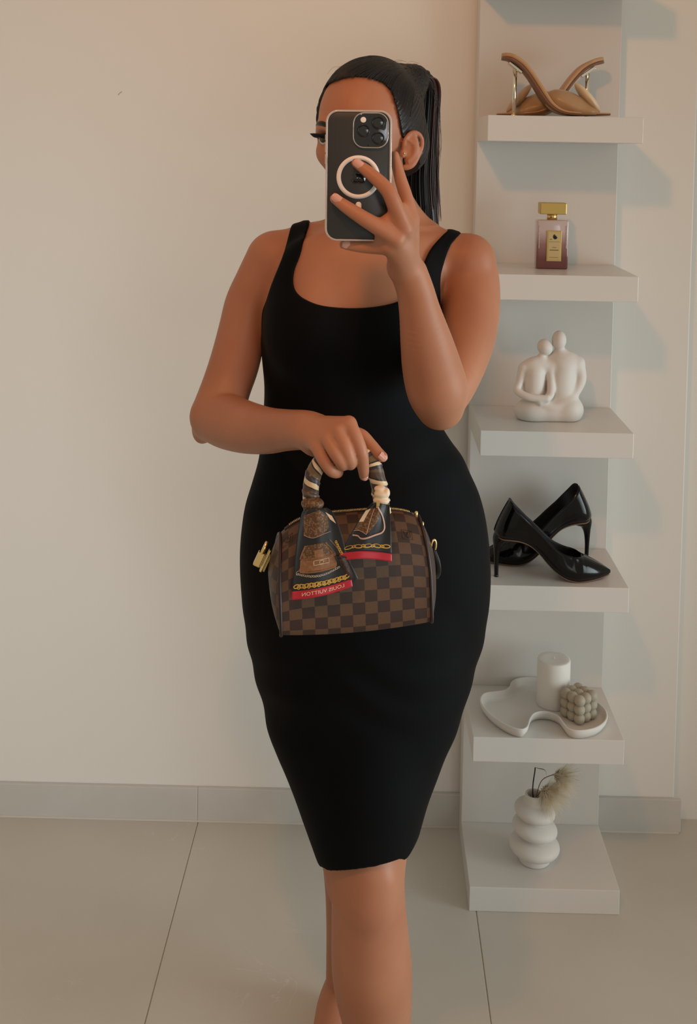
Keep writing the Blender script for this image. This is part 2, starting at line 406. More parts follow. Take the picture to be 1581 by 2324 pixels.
def girdle(f):
    f.ell(PY(800, 625, 1.650), (.105, .034, .070), k=.05)                    # upper chest
    f.chain(*pts([(800, 552, 1.662, 7), (740, 542, 1.672, 7), (670, 535, 1.70, 7)]), k=.03)      # collar bones
    f.chain(*pts([(880, 555, 1.662, 7), (940, 550, 1.672, 7), (1010, 548, 1.70, 7)]), k=.03)
    f.chain(*pts([(852, 400, 1.70, 66), (856, 470, 1.71, 68), (862, 545, 1.72, 84)]), k=.03)     # neck
    f.chain(*pts([(855, 470, 1.735, 60), (760, 545, 1.735, 40)]), k=.03)
    f.chain(*pts([(868, 470, 1.735, 60), (965, 550, 1.735, 40)]), k=.03)
    f.chain(*pts([(860, 560, 1.715, 52), (770, 556, 1.715, 50), (690, 562, 1.715, 50), (632, 578, 1.71, 52)]), k=.02)
    f.chain(*pts([(860, 560, 1.715, 52), (940, 562, 1.715, 49), (1010, 574, 1.71, 48), (1058, 588, 1.705, 54)]), k=.02)
# --- head frame: turned towards the picture's left
HY = math.radians(32); HC = PY(836, 262, 1.685)
HR = np.array([[math.cos(HY), -math.sin(HY), 0], [-math.sin(HY), -math.cos(HY), 0], [0, 0, 1]]).T   # columns: side, face, up
def hp(x, y, z): return HC+HR@np.array([x, y, z])
def skull(f, k=.012):
    f.ell(hp(0, -.010, 0), (.0715, .0905, .0865), HR, k)
    f.ell(hp(0, .016, -.010), (.064, .068, .072), HR, k)
UPLIP = [hp(-.021, .0660, -.0905), hp(-.008, .0765, -.0870), hp(0, .0780, -.0880), hp(.008, .0765, -.0870), hp(.021, .0660, -.0905)]
LOLIP = [hp(-.019, .0660, -.0925), hp(-.009, .0745, -.0975), hp(0, .0765, -.0985), hp(.009, .0745, -.0975), hp(.019, .0660, -.0925)]
def body_field():
    f = Field()
    fn, lo, hi = torso_fn(.006)
    f.add(fn, lo, hi, .0)
    bust(f, .95); girdle(f)
    # head
    skull(f)
    f.ell(hp(.001, .027, -.064), (.049, .053, .064), HR, .02)
    f.chain([hp(-.043, .004, -.078), hp(-.024, .044, -.116), hp(.001, .062, -.127), hp(.026, .044, -.116), hp(.046, .004, -.078)], [.012, .011, .0135, .011, .013], .020)
    for s_ in (-1, 1):
        f.ell(hp(.038*s_, .050, -.058), (.019, .017, .018), HR, .02)          # cheekbones
        f.chain([hp(.012*s_, .078, -.022), hp(.033*s_, .070, -.020), hp(.048*s_, .055, -.026)], [.008, .009, .007], .016)   # brow ridge
        f.ell(hp(.031*s_, .083, -.038), (.015, .008, .009), HR, .010, 's')     # eye socket
        f.ell(hp(.031*s_, .0645, -.038), (.0125, .0120, .0115), HR, .003)      # eyeball and lids
    f.chain([hp(0, .078, -.018), hp(0, .087, -.040), hp(0, .095, -.060)], [.0065, .0072, .0086], .009)     # nose
    for s_ in (-1, 1): f.ell(hp(.0095*s_, .084, -.063), (.0058, .0075, .0052), HR, .005)
    f.chain(UPLIP, [.003, .0052, .0056, .0052, .003], .004)
    f.chain(LOLIP, [.003, .0060, .0068, .0060, .003], .004)
    # ears: rim, lobe, hollow
    for s_ in (-1, 1):
        e = lambda y, z, o=0: hp((.0735+o)*s_, y, z)
        if s_ == 1:
            # traced from the visible ear
            E_ = lambda u, v, Y=1.640: PY(u, v, Y)
            f.ell(E_(933, 341, 1.646), (.0125, .006, .027), None, .006)
            f.chain([E_(914, 340, 1.646), E_(918, 318, 1.640), E_(932, 302, 1.643), E_(948, 303, 1.648), E_(957, 318, 1.652), E_(955, 340, 1.650), E_(944, 362, 1.645), E_(930, 377, 1.643), E_(918, 380, 1.643)],
                    [.0025, .0028, .0032, .0034, .0034, .0032, .0034, .0045, .0045], .0025)
            f.ell(E_(934, 338, 1.637), (.0085, .0055, .017), None, .003, 's')
            f.chain([E_(926, 318, 1.641), E_(940, 330, 1.643), E_(938, 352, 1.642), E_(926, 366, 1.640)], [.0016, .0022, .0024, .0024], .003)
            f.ell(E_(914, 349, 1.640), (.004, .004, .007), None, .003)
        else:
            f.ell(hp(-.071, -.012, -.050), (.006, .014, .028), HR, .006)
    # --- arm that carries the bag
    f.chain(*pts([(616, 588, 1.712, 58), (590, 640, 1.712, 57), (563, 690, 1.71, 53), (548, 750, 1.705, 53), (533, 820, 1.695, 57), (513, 880, 1.68, 57), (491, 944, 1.655, 60)]), k=.016)
    f.chain(*pts([(491, 946, 1.655, 60), (520, 958, 1.625, 62), (560, 970, 1.58, 59), (605, 977, 1.53, 53), (650, 976, 1.475, 47), (692, 976, 1.432, 45), (712, 984, 1.418, 46)]), k=.003)
    f.ell(PY(458, 980, 1.675), (.014, .014, .018), k=.02)                    # point of the elbow
    # hand on the handle
    wr = [(700, 975, 1.425, 42)]
    for mc, r0 in (((791, 962, 1.372, 18), 34), ((768, 978, 1.366, 18), 36), ((744, 996, 1.366, 17), 36), ((722, 1016, 1.372, 16), 32)):
        f.chain(*pts([(704, 980, 1.424, r0), ((704+mc[0])/2, (980+mc[1])/2-1, 1.394, (r0+mc[3])/2), mc]), k=.008)
    f.chain(*pts([(716, 1010, 1.42, 26), (775, 1000, 1.405, 22), (800, 990, 1.40, 20)]), k=.008)         # heel of the palm
    f.chain(*pts([(791, 962, 1.371, 17.5), (806, 990, 1.364, 16), (820, 1028, 1.362, 15), (824, 1062, 1.372, 13.5), (826, 1080, 1.380, 11.5)]), k=.0035)   # index
    f.chain(*pts([(768, 980, 1.366, 17.5), (784, 1016, 1.356, 16), (795, 1048, 1.360, 15), (793, 1052, 1.385, 14), (786, 1040, 1.405, 12)]), k=.002)       # middle
    f.chain(*pts([(744, 998, 1.366, 17), (760, 1026, 1.356, 16.5), (776, 1050, 1.359, 16), (776, 1054, 1.384, 14), (770, 1044, 1.402, 12)]), k=.002)       # ring
    f.chain(*pts([(722, 1018, 1.372, 16), (736, 1046, 1.364, 15.5), (752, 1068, 1.367, 14.5), (766, 1073, 1.385, 12.5), (768, 1066, 1.400, 11)]), k=.002)   # little
    f.chain(*pts([(775, 990, 1.405, 22), (815, 988, 1.400, 17), (838, 1008, 1.394, 15.5), (856, 1028, 1.388, 14.5), (868, 1037, 1.384, 12)]), k=.004)        # thumb
    # --- arm that holds the phone
    f.chain(*pts([(1066, 592, 1.705, 56), (1070, 640, 1.70, 63), (1069, 700, 1.675, 65), (1062, 760, 1.63, 63), (1048, 820, 1.585, 57), (1026, 880, 1.54, 50), (1004, 916, 1.515, 46)]), k=.016)
    f.chain(*pts([(998, 920, 1.505, 56), (992, 884, 1.49, 70), (980, 836, 1.475, 68), (968, 780, 1.455, 60), (953, 710, 1.432, 48), (942, 660, 1.418, 43), (928, 620, 1.408, 42)]), k=.004)
    for mc, r0 in (((934, 498, 1.386, 17), 30), ((917, 519, 1.362, 17), 34), ((898, 544, 1.356, 16.5), 36), ((882, 562, 1.362, 15), 32)):
        a = (916, 604, 1.402, r0); f.chain(*pts([a, ((a[0]+mc[0])/2+3, (a[1]+mc[1])/2, (a[2]+mc[2])/2-.003, (r0+mc[3])/2), mc]), k=.007)
    f.chain(*pts([(934, 498, 1.386, 16.5), (922, 450, 1.388, 15.5), (908, 405, 1.390, 14), (899, 370, 1.390, 12), (895, 352, 1.389, 10)]), k=.0035)      # index
    f.chain(*pts([(918, 518, 1.360, 19), (898, 472, 1.351, 18.5), (879, 432, 1.347, 17), (840, 394, 1.353, 14.5), (808, 370, 1.3575, 11)]), k=.0035)   # middle
    f.chain(*pts([(899, 543, 1.356, 19), (862, 518, 1.351, 19.5), (824, 495, 1.348, 17.5), (786, 470, 1.352, 15), (760, 451, 1.3565, 12)]), k=.0035)   # ring
    f.chain(*pts([(884, 562, 1.366, 18), (856, 561, 1.372, 16.5), (824, 560, 1.377, 14.5), (797, 557, 1.379, 12.5), (779, 555, 1.380, 10)]), k=.0035)   # little
    f.chain(*pts([(910, 520, 1.362, 18), (880, 500, 1.358, 15)]), k=.010)          # webs
    f.chain(*pts([(893, 552, 1.366, 18), (862, 540, 1.362, 12)]), k=.010)
    f.chain(*pts([(925, 510, 1.376, 17), (912, 470, 1.370, 12)]), k=.010)
    f.chain(*pts([(912, 590, 1.412, 24), (880, 540, 1.415, 20), (852, 488, 1.406, 16), (832, 440, 1.395, 14)]), k=.008)      # thumb behind the phone
    # --- legs
    f.chain(*pts([(820, 1500, 1.70, 130), (812, 1700, 1.68, 112), (822, 1860, 1.655, 97), (830, 1960, 1.635, 89), (835, 2030, 1.622, 86), (838, 2100, 1.625, 89), (843, 2190, 1.63, 94),
                  (848, 2250, 1.635, 90), (857, 2330, 1.64, 77), (866, 2430, 1.64, 57), (870, 2530, 1.63, 42), (872, 2590, 1.62, 42)]), k=.02, n=4)
    f.ell(PY(846, 2004, 1.585), (.030, .022, .034), k=.03)                    # kneecap
    f.ell(PY(838, 2062, 1.580), (.022, .014, .020), k=.03)
    f.chain(*pts([(740, 1480, 1.74, 110), (770, 1700, 1.76, 88), (795, 1900, 1.80, 74), (800, 2000, 1.83, 66), (797, 2090, 1.84, 59), (792, 2170, 1.845, 54), (782, 2240, 1.85, 45), (770, 2300, 1.85, 36), (766, 2340, 1.85, 31)]), k=.01, n=4)
    # feet
    f.chain([np.array([.038, 1.66, .045]), np.array([.040, 1.58, .045]), np.array([.045, 1.50, .026]), np.array([.048, 1.44, .020])], [.034, .036, .030, .020], .02)
    b = PY(758, 2310, 1.84)
    f.chain([np.array([b[0]+.006, 1.870, .034]), np.array([b[0]-.002, 1.82, .036]), np.array([b[0]-.010, 1.75, .026]), np.array([b[0]-.014, 1.68, .020])], [.028, .029, .026, .019], .010)
    return f
pbase = (0.02, 1.70, 0.0)
person = thing('person', 'person in a fitted black dress with a high ponytail holding up a phone', 'person', pbase)
_bf = body_field()
body = sobj('body', _bf.mesh(0.0021, (-.292, 1.325, -.004), (.238, 1.93, 1.665)), M['skin'], parent=person, it=2)
# ---------------------------------------------------------------- dress
def poly_sd(poly):
    """signed distance to a polygon in the x-z plane (negative inside)"""
    P = np.asarray(poly, np.float32)
    def fn(X, Z):
        d = None; inside = None
        for i in range(len(P)):
            a, b = P[i], P[(i+1) % len(P)]; e = b-a
            px, pz = X-a[0], Z-a[1]
            t = np.clip((px*e[0]+pz*e[1])/(e@e+1e-12), 0, 1)
            q = (px-t*e[0])**2+(pz-t*e[1])**2
            d = q if d is None else np.minimum(d, q)
            c = (((a[1] <= Z) & (b[1] > Z)) | ((b[1] <= Z) & (a[1] > Z))) & (px < (Z-a[1])*e[0]/(e[1] if abs(e[1]) > 1e-9 else 1e-9))
            inside = c if inside is None else inside ^ c
        d = np.sqrt(d); return np.where(inside, -d, d)
    return fn
DP = [(666, 500), (701, 500), (694, 540), (680, 580), (668, 612), (666, 640), (674, 660), (696, 675), (734, 688), (790, 694), (850, 690), (905, 678), (932, 660), (945, 635), (962, 600), (985, 565), (1018, 522), (1054, 522),
      (1030, 560), (1008, 612), (1002, 645), (1004, 700), (1010, 760), (1130, 1000), (1150, 1300), (1100, 1700), (985, 1875), (945, 1897), (920, 1911), (904, 1930), (880, 1945), (850, 1957), (810, 1965), (770, 1968), (745, 1966), (734, 1958), (722, 1935), (690, 1880),
      (560, 1700), (500, 1300), (540, 900), (578, 800), (585, 725), (597, 692), (612, 650), (636, 590), (655, 540)]
def dress_pt(u, v):
    Y = 1.70 if v < 560 else (1.62 if v < 1800 else 1.632-.062*math.sqrt(max(0, 1-((u-821)/97)**2)))
    p = PY(u, v, Y); return (p[0], p[2])
_dp = poly_sd(crom(np.array([dress_pt(*q) for q in DP]), 3, closed=True))
def dress_field():
    f = Field(); fn, lo, hi = torso_fn(0.0)
    f.add(fn, np.array(lo), np.array(hi), 0); bust(f); girdle(f)
    f.ell(PY(815, 1480, 1.645), (.12, .06, .10), k=.05)                 # belly and thighs pressing the cloth
    f.ell(PY(835, 1850, 1.615), (.05, .04, .11), k=.05)
    def folds(X, Y, Z):                                               # soft pulls in the jersey
        a = .0016*np.sin((Z*1.0+.22*(X-.02)+.03*np.sin(X*19))*95)*np.exp(-((Z-.72)/.055)**2)
        b = .0016*np.sin((Z-.35*X)*80+1.0)*np.exp(-((Z-1.05)/.05)**2-((X-.12)/.1)**2)
        return a+b+0*Y
    f.add(folds, (-.3, 1.4, .4), (.3, 1.9, 1.3), 0, 'd')
    return f
def dress_post(D, X, Y, Z):
    q = _dp(X, Z).astype(np.float32)
    D = -smin(-D, -q, .003)
    inner = D+.006                                                    # hollow skirt
    return np.where(Z < .62, np.maximum(D, -inner), D)
dress = sobj('dress', dress_field().mesh(0.0024, (-.24, 1.50, .40), (.235, 1.87, 1.46), off=.0035, post=dress_post), M['dress'], parent=person, it=2, label='black sleeveless knee-length dress')
# ---------------------------------------------------------------- hair
HB = PY(944, 176, 1.735)                                   # where the ponytail is tied
def hair_field():
    f = Field(); f.ell(hp(0, -.010, 0), (.0715, .0905, .0865), HR, 0)
    f.ell(hp(0, .016, -.010), (.064, .068, .072), HR, .012)
    f.ell(hp(.01, -.050, -.045), (.058, .050, .050), HR, .02)
    f.ell(HB, (.014, .014, .013), None, .045)
    ax = HB-hp(0, .01, -.02); ax /= np.linalg.norm(ax); u = np.cross(ax, [0, 0, 1.]); u /= np.linalg.norm(u); w = np.cross(ax, u); c = hp(0, .01, -.02)
    def comb(X, Y, Z):
        x, y, z = X-c[0], Y-c[1], Z-c[2]
        p = np.arctan2(x*u[0]+y*u[1]+z*u[2], x*w[0]+y*w[1]+z*w[2])
        return (.0005*np.sin(p*61+1.7*np.sin(p*7))+.0004*np.sin(p*117+2.0*np.sin(p*11))).astype(np.float32)
    f.add(comb, HC-.14, HC+.14, 0, 'd')
    return f
FP = [(600, 205), (728, 200), (742, 188), (766, 179), (800, 173), (838, 176), (868, 187), (887, 206), (897, 235), (903, 262), (908, 290), (912, 312), (926, 322), (955, 330), (955, 560), (600, 560)]
_fp = poly_sd([(PY(u, v, 1.62)[0], PY(u, v, 1.62)[2]) for u, v in FP])
def hair_post(D, X, Y, Z):
    q = np.broadcast_to(_fp(X, Z), D.shape).astype(np.float32)
    front = (Y-1.672).astype(np.float32)
    cut = np.maximum(q, front)                              # negative where the bare face is
    D = -smin(-D, cut, .004)
    return np.maximum(D, (1.515-.75*(Y-1.70))-Z-.02)        # nape
hair = sobj('hair', hair_field().mesh(0.0017, HC-.13, HC+.13, off=.0042, post=hair_post), M['hair'], parent=person, it=1, label='dark hair combed back tightly')
# ponytail: a bundle of strands
rs = np.random.RandomState(3)
mid = np.array([PY(*q) for q in [(950, 176, 1.735), (962, 180, 1.752), (967, 207, 1.772), (964, 260, 1.783), (958, 330, 1.785), (953, 400, 1.785), (955, 460, 1.785), (960, 515, 1.788), (962, 560, 1.79)]])
wid = np.array([.014, .020, .022, .023, .026, .029, .030, .029, .024])
mid = crom(mid, 4); wid = crom(wid[:, None], 4)[:, 0]
parts, parts_red = [], []
for i in range(330):
    a = rs.rand()*2*np.pi; r = math.sqrt(rs.rand()); o = np.array([math.cos(a)*r, math.sin(a)*r*.7])
    ph = rs.rand()*6; wob = .10*rs.rand()
    t = np.linspace(0, 1, len(mid)); off = o[None, :]*wid[:, None]*(1+wob*np.sin(t*5+ph))[:, None]
    path = mid.copy(); path[:, 0] += off[:, 0]; path[:, 1] += off[:, 1]
    e = len(mid)-int(rs.rand()*8)
    path = path[:e]; rad = np.linspace(1, .5, e)*(.0011+.0008*rs.rand()); rad[-1] = .0002
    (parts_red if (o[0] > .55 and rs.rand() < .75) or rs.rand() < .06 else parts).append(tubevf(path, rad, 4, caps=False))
pcore = tubevf(mid[:-3], wid[:-3]*.82, 14, flat=.7)
pony = obj('ponytail', *joinvf([pcore]+parts), M['hair'], parent=person, label='long straight dark ponytail')
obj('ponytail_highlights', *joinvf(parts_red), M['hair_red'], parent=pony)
fly = []
for i in range(9):
    s0 = rs.rand(); q = [(958+20*s0, 172+10*s0, 1.74), (986+10*rs.rand(), 215+20*rs.rand(), 1.76), (994+8*rs.rand(), 290+40*rs.rand(), 1.77), (992+6*rs.rand(), 350+60*rs.rand(), 1.78)]
    fly.append(tubevf(crom([PY(*k) for k in q], 6), .00018, 3, caps=False))
for i in range(14):
    u0 = 740+200*rs.rand(); q = [(u0, 150+.004*(u0-850)**2*.4, 1.66), (u0+14, 140+.003*(u0-850)**2*.4-6*rs.rand(), 1.665), (u0+34, 138+.003*(u0-850)**2*.4, 1.68)]
    fly.append(tubevf(crom([PY(*k) for k in q], 5), .00014, 3, caps=False))
strand = []
axs = np.array([.0715, .0905, .0865])+.0046
def on_head(p):
    q = HR.T@(p-hp(0, -.010, 0)); q = q/np.linalg.norm(q/axs); return hp(*(q+np.array([0, -.010, 0])))
line = crom(np.array([(724, 212), (742, 189), (766, 179), (800, 173), (838, 176), (868, 187), (887, 206), (897, 235), (903, 262), (909, 290), (914, 306)], float), 10)
for i in range(900):
    u0, v0 = line[int(rs.rand()*(len(line)-1))]+rs.randn(2)*1.2; lead = rs.rand()**3*.9
    p0 = PY(u0, v0+3.5, 1.60)
    w_ = p0-CAM; w_ /= np.linalg.norm(w_)                     # first hit with the scalp
    A_ = (HR.T@w_)/axs; B_ = (HR.T@(CAM-hp(0, -.010, 0)))/axs; bq = A_@B_; cq = B_@B_-1; ds = bq*bq-(A_@A_)*cq
    if ds <= 0: continue
    p0 = CAM+w_*((-bq-math.sqrt(ds))/(A_@A_))
    t = np.linspace(lead, min(1, lead+.25+.7*rs.rand()), 12); lift = 1+.004*rs.rand()
    path = np.array([on_head(p0+(HB-p0)*q+np.array([0, -.02, .02])*math.sin(q*3.14)) for q in t]); path = hp(0, -.010, 0)+(path-hp(0, -.010, 0))*lift
    d = np.linalg.norm(path-HB, axis=1); path = path[d > .012]
    if len(path) < 4: continue
    strand.append(tubevf(path, np.concatenate([[.00012], np.full(len(path)-2, .00045+.0003*rs.rand()), [.00012]]), 4, caps=False))
obj('hair_strands', *joinvf(strand), M['hair'], parent=hair)
obj('loose_hairs', *joinvf(fly), M['hair'], parent=hair)
band = tubevf(np.array([HB+.012*(math.cos(a)*np.array([0, .8, .6])+math.sin(a)*np.array([.75, -.4, .53])) for a in np.linspace(0, 2*np.pi, 20, endpoint=False)])+np.array([.010, .008, .0]), .0035, 8, closed=True)
obj('hair_tie', *band, M['black'], parent=pony)
# brow, lashes, eye of the side that shows beside the phone
brow = tubevf(crom([hp(-.011, .0865, -.0195), hp(-.028, .0822, -.0150), hp(-.044, .0705, -.0160), hp(-.0535, .0580, -.0225)], 6), np.concatenate([np.linspace(.0036, .0044, 9), np.linspace(.0044, .0022, 10)]), 8)
obj('eyebrow', *brow, M['hair'], parent=person)
brow = tubevf(crom([hp(.011, .0865, -.0195), hp(.028, .0822, -.0150), hp(.044, .0705, -.0160), hp(.0535, .0580, -.0225)], 6), np.concatenate([np.linspace(.0036, .0044, 9), np.linspace(.0044, .0022, 10)]), 8)
obj('eyebrow', *brow, M['hair'], parent=person)
M['eye'] = mat('eye_white', (.75, .72, .68), .15); M['iris'] = mat('iris', (.05, .03, .02), .1)
for s_ in (-1, 1):
    ey = thing_eye = obj('eye', *lathevf([(.0001, -.011), (.006, -.0092), (.0098, -.005), (.011, 0), (.0098, .005), (.006, .0092), (.0001, .011)], hp(.031*s_, .0668, -.038), 20), M['eye'], parent=person)
    obj('iris', *tubevf([hp(.0305*s_, .0771, -.038), hp(.0305*s_, .0782, -.038)], .0052, 16), M['iris'], parent=ey)
    lash = []
    for k_ in range(16):
        t = k_/15; a = hp((.020+.024*t)*s_, .0785-.009*t*t, -.0335-.003*abs(t-.5)); b = a+HR@np.array([.002*s_*(t-.2)*6, .0085, .0035+.002*t])
        lash.append(tubevf(crom([a, (a+b)/2+HR@np.array([0, .001, -.002]), b], 4), np.linspace(.0013, .0005, 9), 4, caps=False))
    lash.append(tubevf(crom([hp(.018*s_, .0780, -.0345), hp(.031*s_, .0790, -.0315), hp(.045*s_, .0690, -.0355)], 6), .0026, 6))
    obj('eyelashes', *joinvf(lash), M['black'], parent=person)
M['lips'] = mat('lips', (.36, .105, .085), .38)
lf_ = Field(); lf_.chain(UPLIP, [.0022, .0050, .0053, .0050, .0022], .0); lf_.chain(LOLIP, [.0022, .0058, .0066, .0058, .0022], .0006)
lf_.add(lambda X, Y, Z: -.0007+0*X+0*Y+0*Z, HC-.2, HC+.2, 0, 'd')
sobj('lips', lf_.mesh(.0012, hp(0, .07, -.093)-.036, hp(0, .07, -.093)+.036), M['lips'], parent=person, it=1)
# nails and ear stud
def nail(u, v, Y, du, dv, w=.0052, l=.0062, n=(0, -1, 0)):
    c = PY(u, v, Y); d = PY(u+du, v+dv, Y)-c; d /= np.linalg.norm(d); n = np.array(n, float); n -= d*(n@d); n /= np.linalg.norm(n); s_ = np.cross(d, n)
    G = np.zeros((9, 9, 3))
    for i, a in enumerate(np.linspace(-1, 1, 9)):
        for j, b in enumerate(np.linspace(-1, 1, 9)):
            ww = w*(1-.12*a*a) if a < .2 else w*math.sqrt(max(0.02, 1-((a-.2)/.82)**2*.7))
            G[i, j] = c+d*l*a+s_*ww*b-n*(b*b*.0022+max(0, a)**2*.0006)
    V, Fc = gridvf(G); return obj('fingernail', V, Fc, M['nail'], parent=person)
nail(812, 371, 1.3490, -30, -24); nail(763, 450, 1.3472, -26, -18)
nail(786, 556, 1.3725, -30, -1, .0046, .0055); nail(827, 1082, 1.3725, 3, 20, .0046, .0055)
nail(870, 1037, 1.3775, 12, 10, .0048, .0056, (.25, -.9, .3))
st = PY(917, 348, 1.6355)
obj('ear_stud', *lathevf([(.0001, -.0016), (.0012, -.0011), (.0016, 0), (.0012, .0011), (.0001, .0016)], st, 10), M['gold'], parent=person)
# ---------------------------------------------------------------- phone
PC = PY(813, 399, 1.3655); PW, PH, PT = RP(150, 1.3655)/2, RP(298, 1.3655)/2, .0055
pt = math.radians(0.35)
phone = thing('phone', 'dark grey smartphone in a clear case held up before the face', 'phone', PC+np.array([0, .006, -PH]))
def pw(x, z, y=0.0):             # phone plane -> world; y towards the camera is negative
    return PC+np.array([x*math.cos(pt)-z*math.sin(pt), y, x*math.sin(pt)+z*math.cos(pt)])
def rrect(w, h, r, n=8):
    out = []
    for cx_, cz, a0 in ((w-r, h-r, 0), (-w+r, h-r, 90), (-w+r, -h+r, 180), (w-r, -h+r, 270)):
        for a in np.radians(np.linspace(a0, a0+90, n)): out.append((cx_+r*math.cos(a), cz+r*math.sin(a)))
    return np.array(out)
def ph_at(u, v):
    p = PY(u, v, 1.3655)-PC; return p[0], p[2]
def slab(outl, y0, y1, fillet=0.0, f=pw, cx_=0, cz=0):
    """closed plate with outline (x,z), from y0 (front, nearer the camera) to y1"""
    L = []; n = len(outl); c = outl.mean(0)
    prof = [(0, y1), (0, y0)] if fillet == 0 else [(fillet, y1), (0, y1-fillet), (0, y0+fillet), (fillet*.3, y0+fillet*.3), (fillet, y0)]
    for ins, y in prof:
        d = outl-c; s_ = 1-ins/np.linalg.norm(d, axis=1).clip(1e-6)
        for q in c+d*s_[:, None]: L.append(f(q[0]+cx_, q[1]+cz, y))
    m = len(prof); Fc = [[i*n+j, i*n+(j+1) % n, (i+1)*n+(j+1) % n, (i+1)*n+j] for i in range(m-1) for j in range(n)]
    Fc.append(list(range(n))[::-1]); Fc.append([(m-1)*n+j for j in range(n)])
    return np.array(L), Fc
M['phone'] = mat('phone_glass_back', (0.030, 0.032, 0.034), 0.38, coat=0.06)
M['case'] = mat('clear_case', (0.88, 0.87, 0.84), 0.10, coat=.6, spec=.8, trans=.65)
M['lens'] = mat('lens_glass', (0.004, 0.004, 0.006), 0.06, coat=1.0)
M['lens_rim'] = mat('lens_rim', (0.02, 0.02, 0.022), 0.3, metal=.6)
M['ringwhite'] = mat('magnet_ring', (0.80, 0.76, 0.73), 0.45)
M['screen'] = mat('phone_glass', (0.01, 0.01, 0.012), 0.1, coat=.5)
fixn(obj('phone_body', *slab(rrect(PW-.0026, PH-.0026, .0125), 0.0012, .0095, .001), M['phone'], parent=phone))
fixn(obj('screen', *slab(rrect(PW-.004, PH-.004, .012), .0096, .0100), M['screen'], parent=phone))
oo, ii = rrect(PW, PH, .0150), rrect(PW-.0024, PH-.0024, .0127)
L = []; n = len(oo)
prof = [(ii, .0), (ii*.6+oo*.4, -.0004), (oo*.85+ii*.15, -.0001), (oo, .0012), (oo, .0095), (oo*.7+ii*.3, .0105), (ii, .0100)]
for o_, y in prof: L += [pw(q[0], q[1], y) for q in o_]
m_ = len(prof); Fc = [[i*n+j, i*n+(j+1) % n, ((i+1) % m_)*n+(j+1) % n, ((i+1) % m_)*n+j] for i in range(m_) for j in range(n)]
fixn(obj('clear_case', np.array(L), Fc, M['case'], parent=phone))
# side buttons under the case
for v0, v1 in ((305, 318), (325, 345), (350, 372)):
    z0, z1 = ph_at(738, v1)[1], ph_at(738, v0)[1]
    obj('side_button', *boxvf(pw(-PW-.0010, z0, .003), pw(-PW+.0010, z1, .008), .0004), M['case'], parent=phone, smooth=False)
cxm, czm = ph_at(841.5, 296); cm = RP(38, 1.3655)
isl = fixn(obj('camera_island', *slab(rrect(cm, cm, .0125), -.0022, .0013, .0008, cx_=cxm, cz=czm), M['lens'], parent=phone))
ro, ri = rrect(cm+.0012, cm+.0012, .0137), rrect(cm-.0002, cm-.0002, .0123)
L = []
prof = [(ri, -.0016), (ri*.5+ro*.5, -.0030), (ro, -.0024), (ro, .0012)]
for o_, y in prof: L += [pw(q[0]+cxm, q[1]+czm, y) for q in o_]
n = len(ro); Fc = [[i*n+j, i*n+(j+1) % n, (i+1)*n+(j+1) % n, (i+1)*n+j] for i in range(3) for j in range(n)]
obj('case_camera_rim', np.array(L), Fc, M['case'], parent=phone)
def disc(u, v, r, y0, y1, m, name, parent, inner=0.0, seg=40):
    x, z = ph_at(u, v); a = np.linspace(0, 2*np.pi, seg, endpoint=False)
    C_ = np.stack([np.cos(a), np.sin(a)], 1)
    if inner == 0: return fixn(obj(name, *slab(C_*r, y0, y1, min(.0004, r*.2), cx_=x, cz=z), m, parent=parent))
    L = [];
    for rr, y in ((inner, y1), (inner, y0), (r, y0), (r, y1)): L += [pw(x+q[0]*rr, z+q[1]*rr, y) for q in C_]
    Fc = [[i*seg+j, i*seg+(j+1) % seg, ((i+1) % 4)*seg+(j+1) % seg, ((i+1) % 4)*seg+j] for i in range(4) for j in range(seg)]
    return fixn(obj(name, np.array(L), Fc, m, parent=parent))
for u, v in ((825, 297), (858, 279), (858, 314)):
    d_ = disc(u, v, RP(14.5, 1.3655), -.0042, -.002, M['lens_rim'], 'lens_ring', isl, RP(11.5, 1.3655))
    disc(u, v, RP(11.6, 1.3655), -.0034, -.002, M['lens'], 'lens', isl)
disc(825, 272, RP(6.5, 1.3655), -.0028, -.002, M['ringwhite'], 'flash', isl, seg=20)
disc(836, 330, RP(2.0, 1.3655), -.0026, -.002, M['lens_rim'], 'microphone', isl, seg=12)
disc(812.6, 402, RP(49.5, 1.3655), .00035, .0013, M['ringwhite'], 'magnet_ring', phone, RP(39.5, 1.3655), 64)
x_, z_ = ph_at(812.6, 476)
fixn(obj('magnet_bar', *slab(rrect(RP(6.6, 1.3655), RP(18, 1.3655), RP(6.5, 1.3655)), .00035, .0013, cx_=x_, cz=z_), M['ringwhite'], parent=phone))
# emblem on the back: a bitten fruit outline, mirror-dark on dark
em = []; sc = RP(17, 1.3655)
for a in np.linspace(0, 2*np.pi, 60, endpoint=False):
    r = 1.0+.10*math.cos(2*a)-.05*math.sin(3*a)-.18*math.exp(-((a-math.pi/2)/.35)**2)-.10*math.exp(-((a-3*math.pi/2)/.3)**2)
    x, z = r*math.cos(a)*.92, r*math.sin(a)
    d_ = math.hypot(x+1.05, z-.12)                      # the bite, on the left as seen in the mirror
    if d_ < .42: x, z = -1.05+(x+1.05)/d_*.42, .12+(z-.12)/d_*.42
    em.append((x*sc, z*sc))
x_, z_ = ph_at(812.6, 404)
fixn(obj('emblem', *slab(np.array(em), .0008, .0013, cx_=x_, cz=z_), M['screen'], parent=phone))
lf = [(math.cos(t)*.5*sc*.5+.15*sc, math.sin(t)*.24*sc) for t in np.linspace(0, 2*np.pi, 16, endpoint=False)]
lf = np.array(lf)@np.array([[.7, .7], [-.7, .7]])
fixn(obj('emblem_leaf', *slab(lf, .0008, .0013, cx_=x_, cz=z_+1.25*sc), M['screen'], parent=phone))

